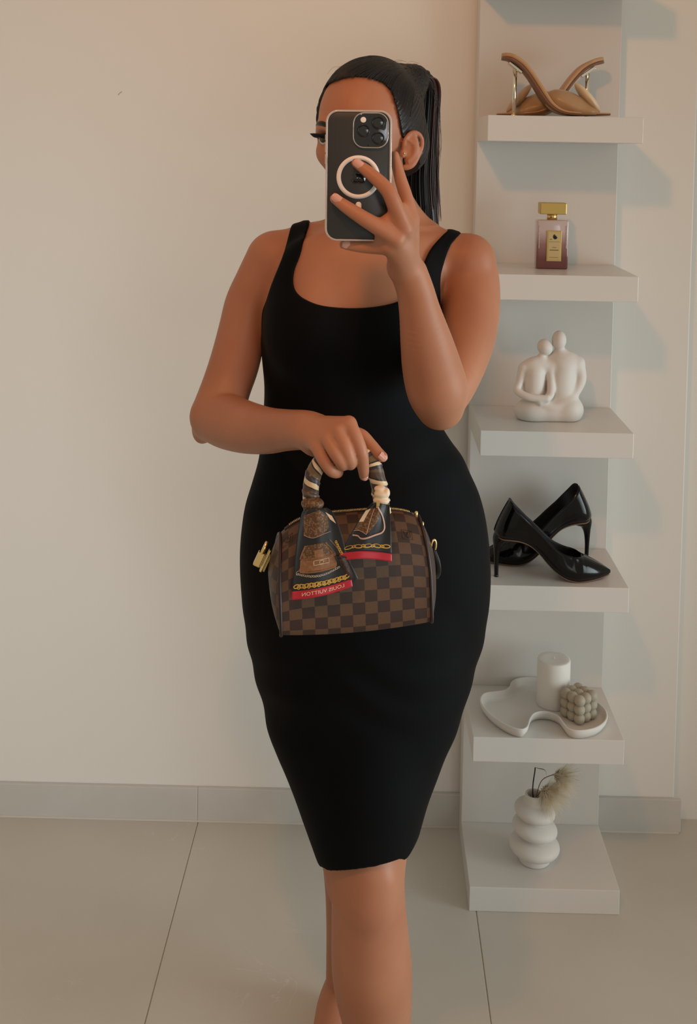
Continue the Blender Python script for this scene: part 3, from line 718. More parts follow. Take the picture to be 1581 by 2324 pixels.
# ---------------------------------------------------------------- handbag
BY = 1.395
bc = PY(796, 1278, BY); BW, BH, BD = .0955, .0680, .050     # half width, half height, half depth
bag = thing('handbag', 'small brown checked barrel handbag with gold zip carried by its handle', 'handbag', bc-np.array([0, 0, BH]))
b_roll, b_yaw = math.radians(2.6), math.radians(9)
_Rb = (Matrix.Rotation(b_roll, 3, 'Y').inverted() @ Matrix.Rotation(b_yaw, 3, 'Z'))
RB = np.array([list(r) for r in _Rb])
def bw(x, y, z): return bc+RB@np.array([x, y, z])
_AP = np.array([(-.86, -1.0), (-.985, -.93), (-1.0, -.55), (-.96, -.1), (-.86, .30), (-.66, .64), (-.38, .87), (-.10, .985), (0, 1.0), (.10, .985), (.38, .87), (.66, .64), (.86, .30), (.96, -.1), (1.0, -.55), (.985, -.93), (.86, -1.0)])
_AQ = crom(_AP, 6); _AL = np.concatenate([[0], np.cumsum(np.linalg.norm(np.diff(_AQ, axis=0)*[BD, BH], axis=1))]); _AL /= _AL[-1]
def arch(s):
    """cross-section of the bag for s in [0,1]: front bottom -> over the top -> back bottom; unit (y,z)"""
    return np.interp(s, _AL, _AQ[:, 0]), np.interp(s, _AL, _AQ[:, 1])
def bag_pt(xn, s, d=0.0):
    """point on the wrap-round panel; xn in [-1,1] across"""
    y, z = arch(s); z = float(z); y = float(y)
    top = 1-(.17 if xn < 0 else .10)*abs(xn)**4.0                              # the roof sinks towards the ends
    zz = -BH+(z+1)*.5*(2*BH)*top if z > -1 else -BH
    sag = -.004*(1-xn*xn)*max(0, -z)**2
    w = BW*(1.0-.055*max(0, z)**1.5)
    yy = y*BD*(1-.06*xn*xn)
    ln = math.hypot(y, z)+1e-6
    return bw(xn*w, yy+d*y/ln, zz+sag+d*z/ln)
def check_mat():
    m = mat('checked_canvas', (0.08, 0.045, 0.025), 0.48, spec=.35, bump=(900, .15, .0004)); nt = m.node_tree; b = nt.nodes['Principled BSDF']
    uv = nt.nodes.new('ShaderNodeUVMap'); ck = nt.nodes.new('ShaderNodeTexChecker'); ck.inputs['Scale'].default_value = 1.0
    ck.inputs['Color1'].default_value = (0.115, 0.062, 0.034, 1); ck.inputs['Color2'].default_value = (0.046, 0.026, 0.021, 1)
    mp = nt.nodes.new('ShaderNodeMapping'); mp.inputs['Scale'].default_value = (1/.0158, 1/.0158, 1); mp.inputs['Location'].default_value = (.35, .10, .5)
    nt.links.new(uv.outputs[0], mp.inputs[0]); nt.links.new(mp.outputs[0], ck.inputs[0])
    n = nt.nodes.new('ShaderNodeTexNoise'); n.inputs['Scale'].default_value = 900; mx = nt.nodes.new('ShaderNodeMixRGB'); mx.blend_type = 'MULTIPLY'; mx.inputs[0].default_value = .35
    nt.links.new(mp.outputs[0], n.inputs['Vector']); n.inputs['Scale'].default_value = 9
    nt.links.new(ck.outputs[0], mx.inputs[1]); nt.links.new(n.outputs['Fac'], mx.inputs[2]); nt.links.new(mx.outputs[0], b.inputs['Base Color'])
    return m
M['check'] = check_mat()
M['piping'] = mat('dark_leather_piping', (0.020, 0.008, 0.007), 0.42)
M['leather'] = mat('dark_brown_leather', (0.030, 0.014, 0.010), 0.45, bump=(600, .2, .0005))
NX, NS = 41, 73
G = np.array([[bag_pt(x, s) for s in np.linspace(0, 1, NS)] for x in np.linspace(-1, 1, NX)])
arc = 2*BH*2+2*BD*.9
UV = np.array([[(x*BW, s*arc) for s in np.linspace(0, 1, NS)] for x in np.linspace(-1, 1, NX)]).reshape(-1, 2)
V, Fc = gridvf(G); bp_ = fixn(obj('bag_panel', V, Fc, M['check'], parent=bag, uv=UV))
# base
Gb = np.array([[bag_pt(x, 0)*(1-t)+bag_pt(x, 1)*t for t in np.linspace(0, 1, 8)] for x in np.linspace(-1, 1, NX)])
fixn(obj('bag_base', *gridvf(Gb), M['leather'], parent=bag))
# gussets at both ends, bulging outwards
for e in (-1, 1):
    rim = np.array([bag_pt(e, s) for s in np.linspace(0, 1, NS)]); c = rim.mean(0)
    c = bw(e*BW*.985, 0, -.006); ax_ = RB@np.array([e, 0, 0.0])
    G = np.array([rim+(c-rim)*t+ax_*(.0125 if e < 0 else .015)*(1-(1-t)**2.2)*1.0 for t in np.linspace(0, 1, 14)])
    UVg = np.array([[((q-bc)@RB[:, 1], (q-bc)@RB[:, 2]) for q in r_] for r_ in G]).reshape(-1, 2)
    fixn(obj('gusset', *gridvf(G), M['check'] if e < 0 else M['leather'], parent=bag, uv=UVg))
    obj('piping', *tubevf(np.array([bag_pt(e, s, .0006) for s in np.linspace(0, 1, NS)]), .0022, 8), M['piping'], parent=bag)
# zip: tape and gold teeth along the top
zt = np.array([bag_pt(x, .5, .0004) for x in np.linspace(-.93, .93, 50)])
obj('zip_tape', *tubevf(zt, .0030, 8, flat=.5), M['leather'], parent=bag)
te = []
for x in np.linspace(-.86, .86, 84):
    p = bag_pt(x, .5, .0022); ax_ = RB@np.array([1., 0, 0])
    te.append(tubevf([p+RB@np.array([0, -.0022, -.0008]), p+RB@np.array([0, 0, .0007]), p+RB@np.array([0, .0022, -.0008])], .00062, 5))
obj('zip_teeth', *joinvf(te), M['gold'], parent=bag)
# embossed squares with a small mark on two checks
M['emboss'] = mat('embossed_mark', (0.030, 0.017, 0.014), 0.45)
def front_at(u, v):
    """bag-panel coordinates of a spot seen on the front"""
    best = None
    for x in np.linspace(-1, 1, 41):
        for s in np.linspace(.1, .45, 30):
            p = bag_pt(x, s); q = _R@(p-CAM); du = CX+F_PX*q[0]/q[2]-u; dv = CY+F_PX*q[1]/q[2]-v
            d_ = du*du+dv*dv
            if best is None or d_ < best[0]: best = (d_, x, s)
    return best[1], best[2]
for u, v in ((921, 1216), (655, 1228)):
    x0, s0 = front_at(u, v); hx, hs = .0066/BW, .0066/arc
    sq = np.array([bag_pt(x0+a*hx, s0+b*hs, .0003) for a, b in ((-1, -1), (1, -1), (1, 1), (-1, 1))])
    em_ = [tubevf(sq, .00035, 5, closed=True)]
    for L_ in ([(-.6, .7), (-.6, -.6), (.1, -.6)], [(-.2, .7), (.25, -.5), (.7, .7)]):
        em_.append(tubevf(np.array([bag_pt(x0-a*hx, s0+b*hs, .0003) for a, b in L_]), .00035, 5))
    obj('embossed_mark', *joinvf(em_), M['emboss'], parent=bag)
# handle (leather core; the scarf is wound on it)
hpx = [(708, 1165, 1.372), (706, 1140, 1.373), (705, 1110, 1.376), (713, 1072, 1.380), (735, 1040, 1.385), (768, 1026, 1.387), (800, 1026, 1.387), (832, 1040, 1.386), (850, 1066, 1.384), (860, 1105, 1.382), (865, 1140, 1.380), (868, 1165, 1.380)]
hpath = crom([PY(*q) for q in hpx], 8)
obj('handle', *tubevf(hpath, .0062, 12), M['leather'], parent=bag)
# second handle folded down behind
hb = crom([PY(*q) for q in [(712, 1165, 1.425), (708, 1130, 1.430), (722, 1085, 1.432), (780, 1062, 1.432), (838, 1085, 1.430), (856, 1130, 1.428), (860, 1165, 1.425)]], 8)
# gold fittings where the handle meets the bag
for (u, v, Y) in ((700, 1160, 1.366), (878, 1160, 1.372)):
    p = PY(u, v, Y); r = .0042
    ring = np.array([p+np.array([r*.75*math.cos(a), -.001, r*1.9*math.sin(a)]) for a in np.linspace(0, 2*np.pi, 24, endpoint=False)])
    obj('handle_ring', *tubevf(ring, .0016, 8, closed=True), M['gold'], parent=bag)
# zip pulls / studs at the right end
for u, v, Y, r in ((944, 1168, 1.392, .0022), (958, 1192, 1.40, .0020)):
    p = PY(u, v, Y); obj('rivet', *lathevf([(.0001, -.004), (r, -.003), (r, .004), (.0001, .005)], p, 12), M['gold'], parent=bag)
p = PY(983, 1240, 1.405)
ring = np.array([p+np.array([.0030*math.cos(a)+.0022*math.sin(a)*.6, .002*math.cos(a), .0085*math.sin(a)-.002*math.cos(a)]) for a in np.linspace(0, 2*np.pi, 24, endpoint=False)])
obj('side_ring', *tubevf(ring, .0016, 8, closed=True), M['gold'], parent=bag)
tab_ = crom([PY(*q) for q in [(983, 1250, 1.402), (992, 1275, 1.400), (994, 1298, 1.402), (988, 1312, 1.408)]], 6)
obj('leather_tab', *tubevf(tab_, .0038, 10, flat=.35), M['black'], parent=bag)
# padlock with its shackle at the left end
lk = thing_lock = None
a, b = PY(604, 1232, 1.385), PY(590, 1262, 1.383)
d_ = (b-a)/np.linalg.norm(b-a); s_ = np.cross(d_, [0, 1, 0]); s_ /= np.linalg.norm(s_)
def obox(c, X, Y_, Z_, hx, hy, hz, bev):
    V, Fc = boxvf((-hx, -hy, -hz), (hx, hy, hz), bev); return c+V[:, :1]*X+V[:, 1:2]*Y_+V[:, 2:]*Z_, Fc
nrm = np.cross(d_, s_)
lc = PY(588, 1268, 1.383)
pad = obj('padlock', *obox(lc, d_, s_, nrm, .0092, .0046, .0060, .0012), M['gold'], parent=bag, smooth=False)
sh = crom([lc-d_*.008+nrm*.0042, lc-d_*.017+nrm*.0042, lc-d_*.0225, lc-d_*.017-nrm*.0042, lc-d_*.008-nrm*.0042], 6)
obj('shackle', *tubevf(sh, .0021, 10), M['gold'], parent=pad)
obj('padlock_edge', *obox(lc+s_*.0047, d_, s_, nrm, .0085, .0007, .0052, .0003), M['brushed_gold'], parent=pad, smooth=False)
kc = PY(602, 1272, 1.390)
obj('zip_pull', *obox(kc, d_, s_, nrm, .0150, .0016, .0040, .0008), M['gold'], parent=bag, smooth=False)
obj('zip_pull', *obox(PY(606, 1278, 1.393), d_, s_, nrm, .0110, .0013, .0036, .0006), M['brushed_gold'], parent=bag, smooth=False)

# ---------------------------------------------------------------- silk scarf: wound on the handle, two tails hang down
def scarf_mat():
    m = mat('printed_silk', (0.05, 0.03, 0.02), 0.38, sheen=.2); nt = m.node_tree; b = nt.nodes['Principled BSDF']
    uv = nt.nodes.new('ShaderNodeUVMap'); sp = nt.nodes.new('ShaderNodeSeparateXYZ'); nt.links.new(uv.outputs[0], sp.inputs[0])
    ns = nt.nodes.new('ShaderNodeTexNoise'); ns.inputs['Scale'].default_value = 3.0; nt.links.new(uv.outputs[0], ns.inputs['Vector'])
    ad = nt.nodes.new('ShaderNodeMath'); ad.operation = 'MULTIPLY_ADD'; ad.inputs[1].default_value = .10; nt.links.new(ns.outputs['Fac'], ad.inputs[0]); nt.links.new(sp.outputs[0], ad.inputs[2])
    fr = nt.nodes.new('ShaderNodeMath'); fr.operation = 'FRACT'; nt.links.new(ad.outputs[0], fr.inputs[0])
    r = nt.nodes.new('ShaderNodeValToRGB'); r.color_ramp.interpolation = 'CONSTANT'; e = r.color_ramp.elements
    stops = [(0, (.060, .030, .016)), (.16, (.012, .010, .012)), (.20, (.62, .46, .28)), (.34, (.012, .010, .012)), (.37, (.035, .022, .024)), (.50, (.125, .080, .030)), (.66, (.010, .010, .012)), (.70, (.62, .47, .30)), (.80, (.030, .017, .014)), (.92, (.10, .06, .03))]
    e[0].position = 0; e[0].color = (*stops[0][1], 1); e[1].position = stops[1][0]; e[1].color = (*stops[1][1], 1)
    for p_, c_ in stops[2:]: q = e.new(p_); q.color = (*c_, 1)
    nt.links.new(fr.outputs[0], r.inputs[0]); nt.links.new(r.outputs[0], b.inputs['Base Color']); return m
M['wrap'] = scarf_mat()
M['silk_black'] = mat('black_silk', (0.008, 0.010, 0.013), 0.42, sheen=.15)
M['silk_red'] = mat('red_silk', (0.42, 0.010, 0.028), 0.42, sheen=.1)
M['silk_cream'] = mat('cream_print', (0.72, 0.58, 0.42), 0.5)
M['silk_pink'] = mat('pale_pink_print', (0.50, 0.32, 0.26), 0.5)
M['print_brown'] = mat('brown_monogram_print', (0.085, 0.040, 0.016), 0.5, noise=(420, (0.20, 0.115, 0.050), .50, .60))
M['print_tan'] = mat('tan_print', (0.21, 0.098, 0.040), 0.5, noise=(300, (0.26, 0.13, 0.06), .5, .6))
M['print_gold'] = mat('gold_chain_print', (0.55, 0.34, 0.06), 0.45)
M['print_silver'] = mat('silver_chain_print', (0.42, 0.36, 0.30), 0.45)
scarf = thing('silk_scarf', 'printed silk scarf wound round the handbag handle with red-edged ends', 'scarf', PY(780, 1165, 1.372))
wp = crom([PY(*q) for q in hpx], 14); nn = 20
def wob(t, a):
    h = t*11+a/(2*np.pi)                                    # one ridge per turn of the winding
    return 1.0+.17*(h % 1.0)**1.5-.06+.05*np.sin(a*3+t*70)
V, Fc = tubevf(wp, .0104, nn, rfun=wob)
tt = np.linspace(0, 1, len(wp)); UV = np.array([[(t*5.2+a/nn*.5, t*10) for a in range(nn)] for t in tt]).reshape(-1, 2)
obj('wound_cloth', V, Fc, M['wrap'], parent=scarf, uv=UV)
# knots where the tails leave the handle
kf = Field()
kf.ell(PY(709, 1143, 1.366), (.0145, .012, .0085), None, .004); kf.ell(PY(701, 1150, 1.362), (.006, .006, .006), None, .004)
sobj('knot', kf.mesh(.0012, PY(709, 1143, 1.366)-.025, PY(709, 1143, 1.366)+.025), M['print_brown'], parent=scarf)
kf = Field(); kf.ell(PY(865, 1136, 1.367), (.0105, .0085, .0055), None, .002); kf.ell(PY(866, 1121, 1.368), (.0098, .008, .0058), None, .002); kf.ell(PY(877, 1118, 1.368), (.0042, .006, .0060), None, .0015); kf.ell(PY(862, 1109, 1.370), (.0075, .007, .004), None, .0015)
sobj('knot', kf.mesh(.0012, PY(866, 1122, 1.367)-.025, PY(866, 1122, 1.367)+.025), M['silk_cream'], parent=scarf)
# a tail = map from picture-like coordinates (u,v) to a draped surface hanging in front of the bag
def tail_surface(Ltop, Rtop, Lbot, Rbot, bow, Yt, Yb, fold, pw_=.8, tw=0.0):
    Ltop, Rtop, Lbot, Rbot = map(np.array, (Ltop, Rtop, Lbot, Rbot))
    def S(a, b, d=0.0):
        """a across 0..1, b down 0..1"""
        e = b**pw_
        l = Ltop+(Lbot-Ltop)*np.array([e, b]); r = Rtop+(Rbot-Rtop)*np.array([e, b])
        p = l+(r-l)*a; p = p+np.array([0, bow*math.sin(math.pi*a)*b])
        Y = Yt+(Yb-Yt)*b+tw*(a-.5)*b+fold*(1-.55*b)*math.sin(a*9+b*1.5)+.0025*math.sin(a*4+2)*b
        return PY(p[0], p[1], Y-d)
    return S
def patch(name, S, poly, d, m, parent, grid=None, **kw):
    """flat print: polygon in (a,b) laid on the cloth"""
    P = np.array(poly, float); bm = bmesh.new()
    vs = [bm.verts.new((x, y, 0)) for x, y in P]; f = bm.faces.new(vs)
    bmesh.ops.triangulate(bm, faces=[f]); 
    for _ in range(3):
        bmesh.ops.subdivide_edges(bm, edges=[e for e in bm.edges if e.calc_length() > .07], cuts=1, use_grid_fill=False)
        bmesh.ops.triangulate(bm, faces=bm.faces[:])
    V = np.array([S(v.co.x, v.co.y, d) for v in bm.verts]); bm.verts.index_update()
    Fc = [[v.index for v in q.verts] for q in bm.faces]; bm.free()
    return obj(name, V, Fc, m, parent=parent, **kw)
def line_on(name, S, P, d, r, m, parent, closed=False):
    return obj(name, *tubevf(np.array([S(a, b, d) for a, b in crom(np.array(P, float), 6, closed)]), r, 6, closed=closed, flat=.5), m, parent=parent)
def rect_on(name, S, P, d, r, m, parent):
    P = np.array(P+P[:1], float); Q = np.vstack([P[i]+(P[i+1]-P[i])*np.linspace(0, 1, 6, endpoint=False)[:, None] for i in range(len(P)-1)])
    return obj(name, *tubevf(np.array([S(a, b, d) for a, b in Q]), r, 6, closed=True, flat=.5), m, parent=parent)
def links_on(name, S, a0, b0, a1, b1, n, w, h, d, r, m, parent, bow=0.0):
    out = []
    for i in range(n):
        t = (i+.5)/n; ca, cb = a0+(a1-a0)*t, b0+(b1-b0)*t+bow*math.sin(math.pi*t); tl = .25*(1 if i % 2 else -1)
        el = [(ca+w*math.cos(q), cb+h*math.sin(q)+tl*h*math.cos(q)) for q in np.linspace(0, 2*np.pi, 12, endpoint=False)]
        out.append(tubevf(np.array([S(x, y, d) for x, y in el]), r, 5, closed=True, flat=.5))
    return obj(name, *joinvf(out), m, parent=parent)
def cloth(name, S, b0, b1, m, parent, n=36, k=30, **kw):
    G = np.array([[S(a, b) for a in np.linspace(0, 1, n)] for b in np.linspace(b0, b1, k)])
    G2 = np.array([[S(a, b, -.0007) for a in np.linspace(0, 1, n)] for b in np.linspace(b0, b1, k)])
    V1, F1 = gridvf(G); V2, F2 = gridvf(G2)
    o = len(V1); Fc = F1+[[i+o for i in q[::-1]] for q in F2]
    per = [i for i in range(n)]+[r_*n+n-1 for r_ in range(1, k)]+[(k-1)*n+i for i in range(n-2, -1, -1)]+[r_*n for r_ in range(k-2, 0, -1)]
    for i in range(len(per)):
        x, y = per[i], per[(i+1) % len(per)]; Fc.append([y, x, x+o, y+o])
    return fixn(obj(name, np.vstack([V1, V2]), Fc, m, parent=parent, **kw))
# left tail
S1 = tail_surface((690, 1156), (740, 1152), (661, 1362), (800, 1331), 6, 1.348, 1.3275, .0026, .5, .008)
S1b = lambda a, b, d=0.0: S1(a, b, d)
t1 = cloth('scarf_end', S1, 0, .905, M['silk_black'], scarf, label='black scarf end printed with a satchel and chains')
r1 = cloth('red_border', S1, .905, 1.0, M['silk_red'], t1, k=6)
patch('printed_flap', S1, [(.10, .07), (.62, .02), (.80, .10), (.74, .24), (.60, .30), (.36, .33), (.15, .29)], .0004, M['print_brown'], t1)
line_on('printed_piping', S1, [(.15, .29), (.36, .33), (.60, .30), (.78, .28)], .0006, .0006, M['silk_pink'], t1)
patch('printed_strip', S1, [(.78, .05), (.92, .10), (.95, .20), (.84, .14)], .0005, M['silk_cream'], t1)
# printed satchel
patch('printed_satchel', S1, [(.20, .41), (.60, .395), (.66, .40), (.78, .55), (.80, .66), (.78, .70), (.12, .695), (.115, .56)], .0004, M['print_brown'], t1)
patch('printed_satchel_front', S1, [(.115, .555), (.80, .545), (.80, .67), (.78, .705), (.13, .70), (.11, .66)], .0006, M['print_tan'], t1)
for q in ([(.20, .41), (.14, .49), (.105, .56)], [(.105, .555), (.45, .565), (.79, .545)], [(.11, .66), (.15, .705), (.45, .715), (.77, .705)], [(.62, .40), (.72, .47), (.80, .56)], [(.72, .37), (.84, .48), (.88, .56)]):
    line_on('printed_edge', S1, q, .0008, .0010, M['print_tan'], t1)
patch('printed_strap', S1, [(.38, .47), (.56, .465), (.575, .575), (.40, .58)], .0009, M['print_tan'], t1)
rect_on('printed_buckle', S1, [(.37, .59), (.66, .583), (.66, .635), (.37, .64)], .0011, .00055, M['silk_cream'], t1)
line_on('printed_buckle', S1, [(.49, .60), (.55, .60), (.54, .63), (.49, .63)], .0011, .0004, M['silk_cream'], t1, closed=True)
links_on('printed_gold_cord', S1, .84, .40, .92, .58, 7, .018, .012, .0008, .0005, M['print_gold'], t1)
links_on('printed_chain', S1, .06, .715, .84, .715, 19, .021, .0085, .0006, .00042, M['print_silver'], t1, bow=.05)
line_on('printed_chain_end', S1, [(.10, .68), (.05, .70), (.06, .73)], .0006, .0006, M['print_silver'], t1)
links_on('printed_gold_chain', S1, .03, .855, .97, .855, 11, .050, .020, .0006, .00075, M['print_gold'], t1)
links_on('printed_gold_chain', S1, .07, .862, .93, .862, 10, .028, .024, .0008, .00060, M['print_gold'], t1)
# lettering on the red border, reversed as the mirror shows it
tcu = bpy.data.curves.new('lettering', 'FONT'); tcu.body = 'LOUIS VUITTON'; tcu.align_x = 'CENTER'; tcu.align_y = 'CENTER'; tcu.size = 1.0; tcu.resolution_u = 3; tcu.space_character = 1.02
tob = bpy.data.objects.new('lettering_source', tcu); COL.objects.link(tob)
bpy.context.view_layer.update(); dg = bpy.context.evaluated_depsgraph_get(); tme = bpy.data.meshes.new_from_object(tob.evaluated_get(dg))
tv = np.array([v.co[:] for v in tme.vertices]); tf = [list(p.vertices) for p in tme.polygons]
bpy.data.objects.remove(tob, do_unlink=True); bpy.data.meshes.remove(tme)
wx = tv[:, 0].max()-tv[:, 0].min()
TV = np.array([S1(.52-x/wx*.70, .9515-y*.058, .0008) for x, y, _ in tv])
obj('lettering', TV, tf, M['silk_cream'], parent=r1, smooth=False)
# right tail
S2 = tail_surface((846, 1140), (884, 1146), (763, 1274), (889, 1275), -6, 1.352, 1.3345, .0030, .8, .006)
t2 = cloth('scarf_end', S2, 0, .86, M['silk_black'], scarf, label='black scarf end with a gold chain print')
r2_ = cloth('red_border', S2, .86, 1.0, M['silk_red'], t2, k=6)
patch('printed_flap', S2, [(.0, .12), (.30, .08), (.60, .12), (.62, .30), (.42, .55), (.20, .50), (.04, .47)], .0005, M['print_brown'], t2)
patch('printed_strip', S2, [(.02, .14), (.16, .10), (.17, .33), (.03, .33)], .0008, M['silk_cream'], t2)
line_on('printed_piping', S2, [(.32, .10), (.36, .30), (.40, .55)], .0009, .0006, M['silk_pink'], t2)
line_on('printed_piping', S2, [(.03, .48), (.20, .49), (.40, .56)], .0009, .0006, M['silk_pink'], t2)
line_on('printed_strap', S2, [(.42, .06), (.70, .20), (.82, .38), (.78, .50), (.60, .57), (.42, .63), (.30, .63), (.20, .58), (.06, .56)], .0010, .0012, M['silk_pink'], t2)
obj('zip_slider_print', *obox(S2(.36, .02, .002), np.array([1., 0, 0]), np.array([0, 1., 0]), np.array([0, 0, 1.]), .0022, .0008, .0050, .0006), M['gold'], parent=t2, smooth=False)
links_on('printed_gold_chain', S2, .02, .78, .98, .74, 5, .085, .030, .0008, .00075, M['print_gold'], t2)
links_on('printed_gold_chain', S2, .12, .77, .90, .75, 4, .040, .022, .0009, .00060, M['print_gold'], t2)
# the third, folded corner between both ends
S3 = tail_surface((757, 1262), (783, 1262), (784, 1330), (812, 1312), 4, 1.334, 1.333, .001)
t3 = cloth('scarf_corner', S3, 0, 1, M['silk_black'], scarf, n=14, k=14)
patch('printed_monogram', S3, [(.18, .10), (.85, .08), (.80, .85), (.25, .88)], .0004, mat('dark_monogram_print', (.030, .016, .016), .5, noise=(420, (.075, .045, .035), .5, .62)), t3)
# ---------------------------------------------------------------- on the shelves (lowest board = SZ[0])
M['satin'] = mat('tan_satin', (0.42, 0.255, 0.125), 0.33, sheen=.2, bump=(40, .2, .002))
M['satin_pale'] = mat('pale_satin', (0.74, 0.60, 0.42), 0.36)
M['tan'] = mat('tan_leather', (0.50, 0.30, 0.155), 0.45)
M['tan_sole'] = mat('sandal_sole', (0.20, 0.10, 0.055), 0.5)
M['steel'] = mat('polished_metal', (0.80, 0.74, 0.62), 0.16, metal=1.0)
M['patent'] = mat('black_patent', (0.0025, 0.0025, 0.003), 0.12, coat=.10, spec=.28)
M['lining'] = mat('shoe_lining', (0.010, 0.009, 0.009), 0.7)
M['pump_sole'] = mat('pump_sole', (0.15, 0.09, 0.055), 0.5)
# --- mule sandals with metal heels
def sandal(label, prof, Y, W_, mirror):
    P = crom(np.array([PY(u, v, Y) for u, v in prof]), 5); base = P[-1].copy(); base[2] = SZ[5]
    t = thing('heeled_sandal', label, 'sandal', (P[:, 0].mean(), Y, SZ[5]), 'tan heeled sandals on the top visible shelf')
    n = len(P); s = np.linspace(0, 1, n)
    wd = np.interp(s, [0, .04, .12, .35, .60, .80, .93, 1.0], [.30, .60, .78, .72, .98, 1.0, .72, .28])*W_
    T = np.gradient(P, axis=0); T /= np.linalg.norm(T, axis=1)[:, None]; Nn = np.cross(np.array([0, 1., 0]), T); Nn[Nn[:, 2] < 0] *= -1
    def bed(th0, th1, infl=0.0):
        L = []
        for i in range(n):
            lo_, hi_ = P[i]-Nn[i]*th1[i], P[i]-Nn[i]*th0[i]; w = wd[i]+infl
            for q, y in ((hi_, -w*.93), (hi_-Nn[i]*.001, -w), (lo_, -w*.97), (lo_, w*.97), (hi_-Nn[i]*.001, w), (hi_, w*.93)):
                q = q.copy(); q[1] += y; q[2] = max(q[2], SZ[5]+.0002); L.append(q)
        Fc = [[i*6+j, i*6+(j+1) % 6, (i+1)*6+(j+1) % 6, (i+1)*6+j] for i in range(n-1) for j in range(6)]
        Fc += [list(range(6))[::-1], [(n-1)*6+j for j in range(6)]]
        return np.array(L), Fc
    th = np.interp(s, [0, .2, .5, .7, 1], [.0130, .0135, .0125, .008, .0045])
    fixn(obj('footbed', *bed(th*0, th*.55), M['tan'], parent=t)); fixn(obj('sole', *bed(th*.55, th*1.0, -.0015), M['tan_sole'], parent=t))
    # heel: bracket under the seat and a slim rod
    k = int(n*.10); k2 = int(n*.27); sg = 1
    a, b = P[k]-Nn[k]*.0165, P[k2]-Nn[k2]*.0170; dd = (b-a); L_ = np.linalg.norm(dd); dd /= L_
    V, Fc = boxvf((-L_/2, -.009, -.0030), (L_/2, .009, .0030), .001); up_ = np.cross(dd, [0, 1., 0]); up_ *= np.sign(up_[2])
    c = (a+b)/2; V = c+V[:, :1]*dd+V[:, 1:2]*np.array([0, 1., 0])+V[:, 2:]*up_
    hl = obj('heel_plate', V, Fc, M['steel'], parent=t, smooth=False)
    top = c; bot = np.array([c[0], Y, SZ[5]+.003])
    obj('heel_rod', *tubevf([top, (top+bot)/2, bot], [.0046, .0043, .0040], 12), M['steel'], parent=t)
    obj('heel_tip', *lathevf([(.0056, 0), (.0060, .0015), (.0050, .0040), (.0042, .0046)], (bot[0], Y, SZ[5]), 14), M['gold'], parent=t)
    # puffy band over the toes with a loop that flares open towards the tip
    g = np.sign(P[-1, 0]-P[0, 0]); xb = lambda f_: P[0, 0]+(P[-1, 0]-P[0, 0])*f_
    f = Field(); z0 = SZ[5]
    f.ell((xb(.55), Y, z0+.030), (.034, W_*1.0, .024), np.array(Matrix.Rotation(g*.30, 3, 'Y')), .010)
    f.ell((xb(.66), Y, z0+.021), (.036, W_*1.04, .024), np.array(Matrix.Rotation(g*.35, 3, 'Y')), .010)
    f.ell((xb(.78), Y, z0+.012), (.026, W_*.97, .015), np.array(Matrix.Rotation(g*.2, 3, 'Y')), .008)
    f.chain([(xb(.50), Y-W_*.8, z0+.034), (xb(.62), Y-W_*.95, z0+.022), (xb(.78), Y-W_*.7, z0+.010)], [.004, .005, .003], .006)
    f.chain([(xb(.50), Y-W_*.4, z0+.046), (xb(.66), Y-W_*.55, z0+.036), (xb(.82), Y-W_*.5, z0+.016)], [.003, .004, .002], .006)
    f.add(lambda X, Y_, Z: (z0+.0045-Z)+0*X+0*Y_, (-9, -9, -9), (9, 9, 9), 0, 'i')
    lo_ = np.array([xb(.68)-.06, Y-W_*1.3, z0-.004]); hi_ = np.array([xb(.68)+.06, Y+W_*1.3, z0+.07])
    bd = sobj('toe_band', f.mesh(.0016, lo_, hi_), M['satin'], parent=t)
    f = Field()
    A, B_ = np.array([xb(.675), Y, z0+.068]), np.array([xb(.905), Y, z0+.010])
    d = B_-A; L_ = np.linalg.norm(d); d /= L_; nv = np.cross(d, [0, 1., 0])
    f.ell((A+B_)/2, (L_/2, W_*.90, .0088), np.stack([d, [0, 1., 0], nv], 1), 0)
    f.ell((A+B_)/2+d*.006-nv*np.sign(nv[2])*.0010, (L_/2*.7, W_*1.0, .0075), np.stack([d, [0, 1., 0], nv], 1), .004)
    sobj('loop_flap', f.mesh(.0015, np.minimum(A, B_)-[.02, W_*1.2, .012], np.maximum(A, B_)+[.02, W_*1.2, .015]), M['satin_pale'] if mirror == 0 else M['satin'], parent=t)
    return t
sandal('tan satin heeled sandal with a gold rod heel, standing before its pair', [(1139, 121), (1160, 124), (1186, 140), (1206, 163), (1223, 189), (1238, 214), (1252, 235), (1272, 249), (1300, 254.5), (1340, 256), (1383, 257)], 2.190, .034, 0)
sandal('tan satin heeled sandal with a gold rod heel, crossed behind its pair', [(1366, 130), (1342, 136), (1316, 150), (1296, 170), (1276, 196), (1259, 220), (1241, 240), (1218, 251), (1190, 255), (1160, 256), (1127, 257)], 2.270, .034, 1)
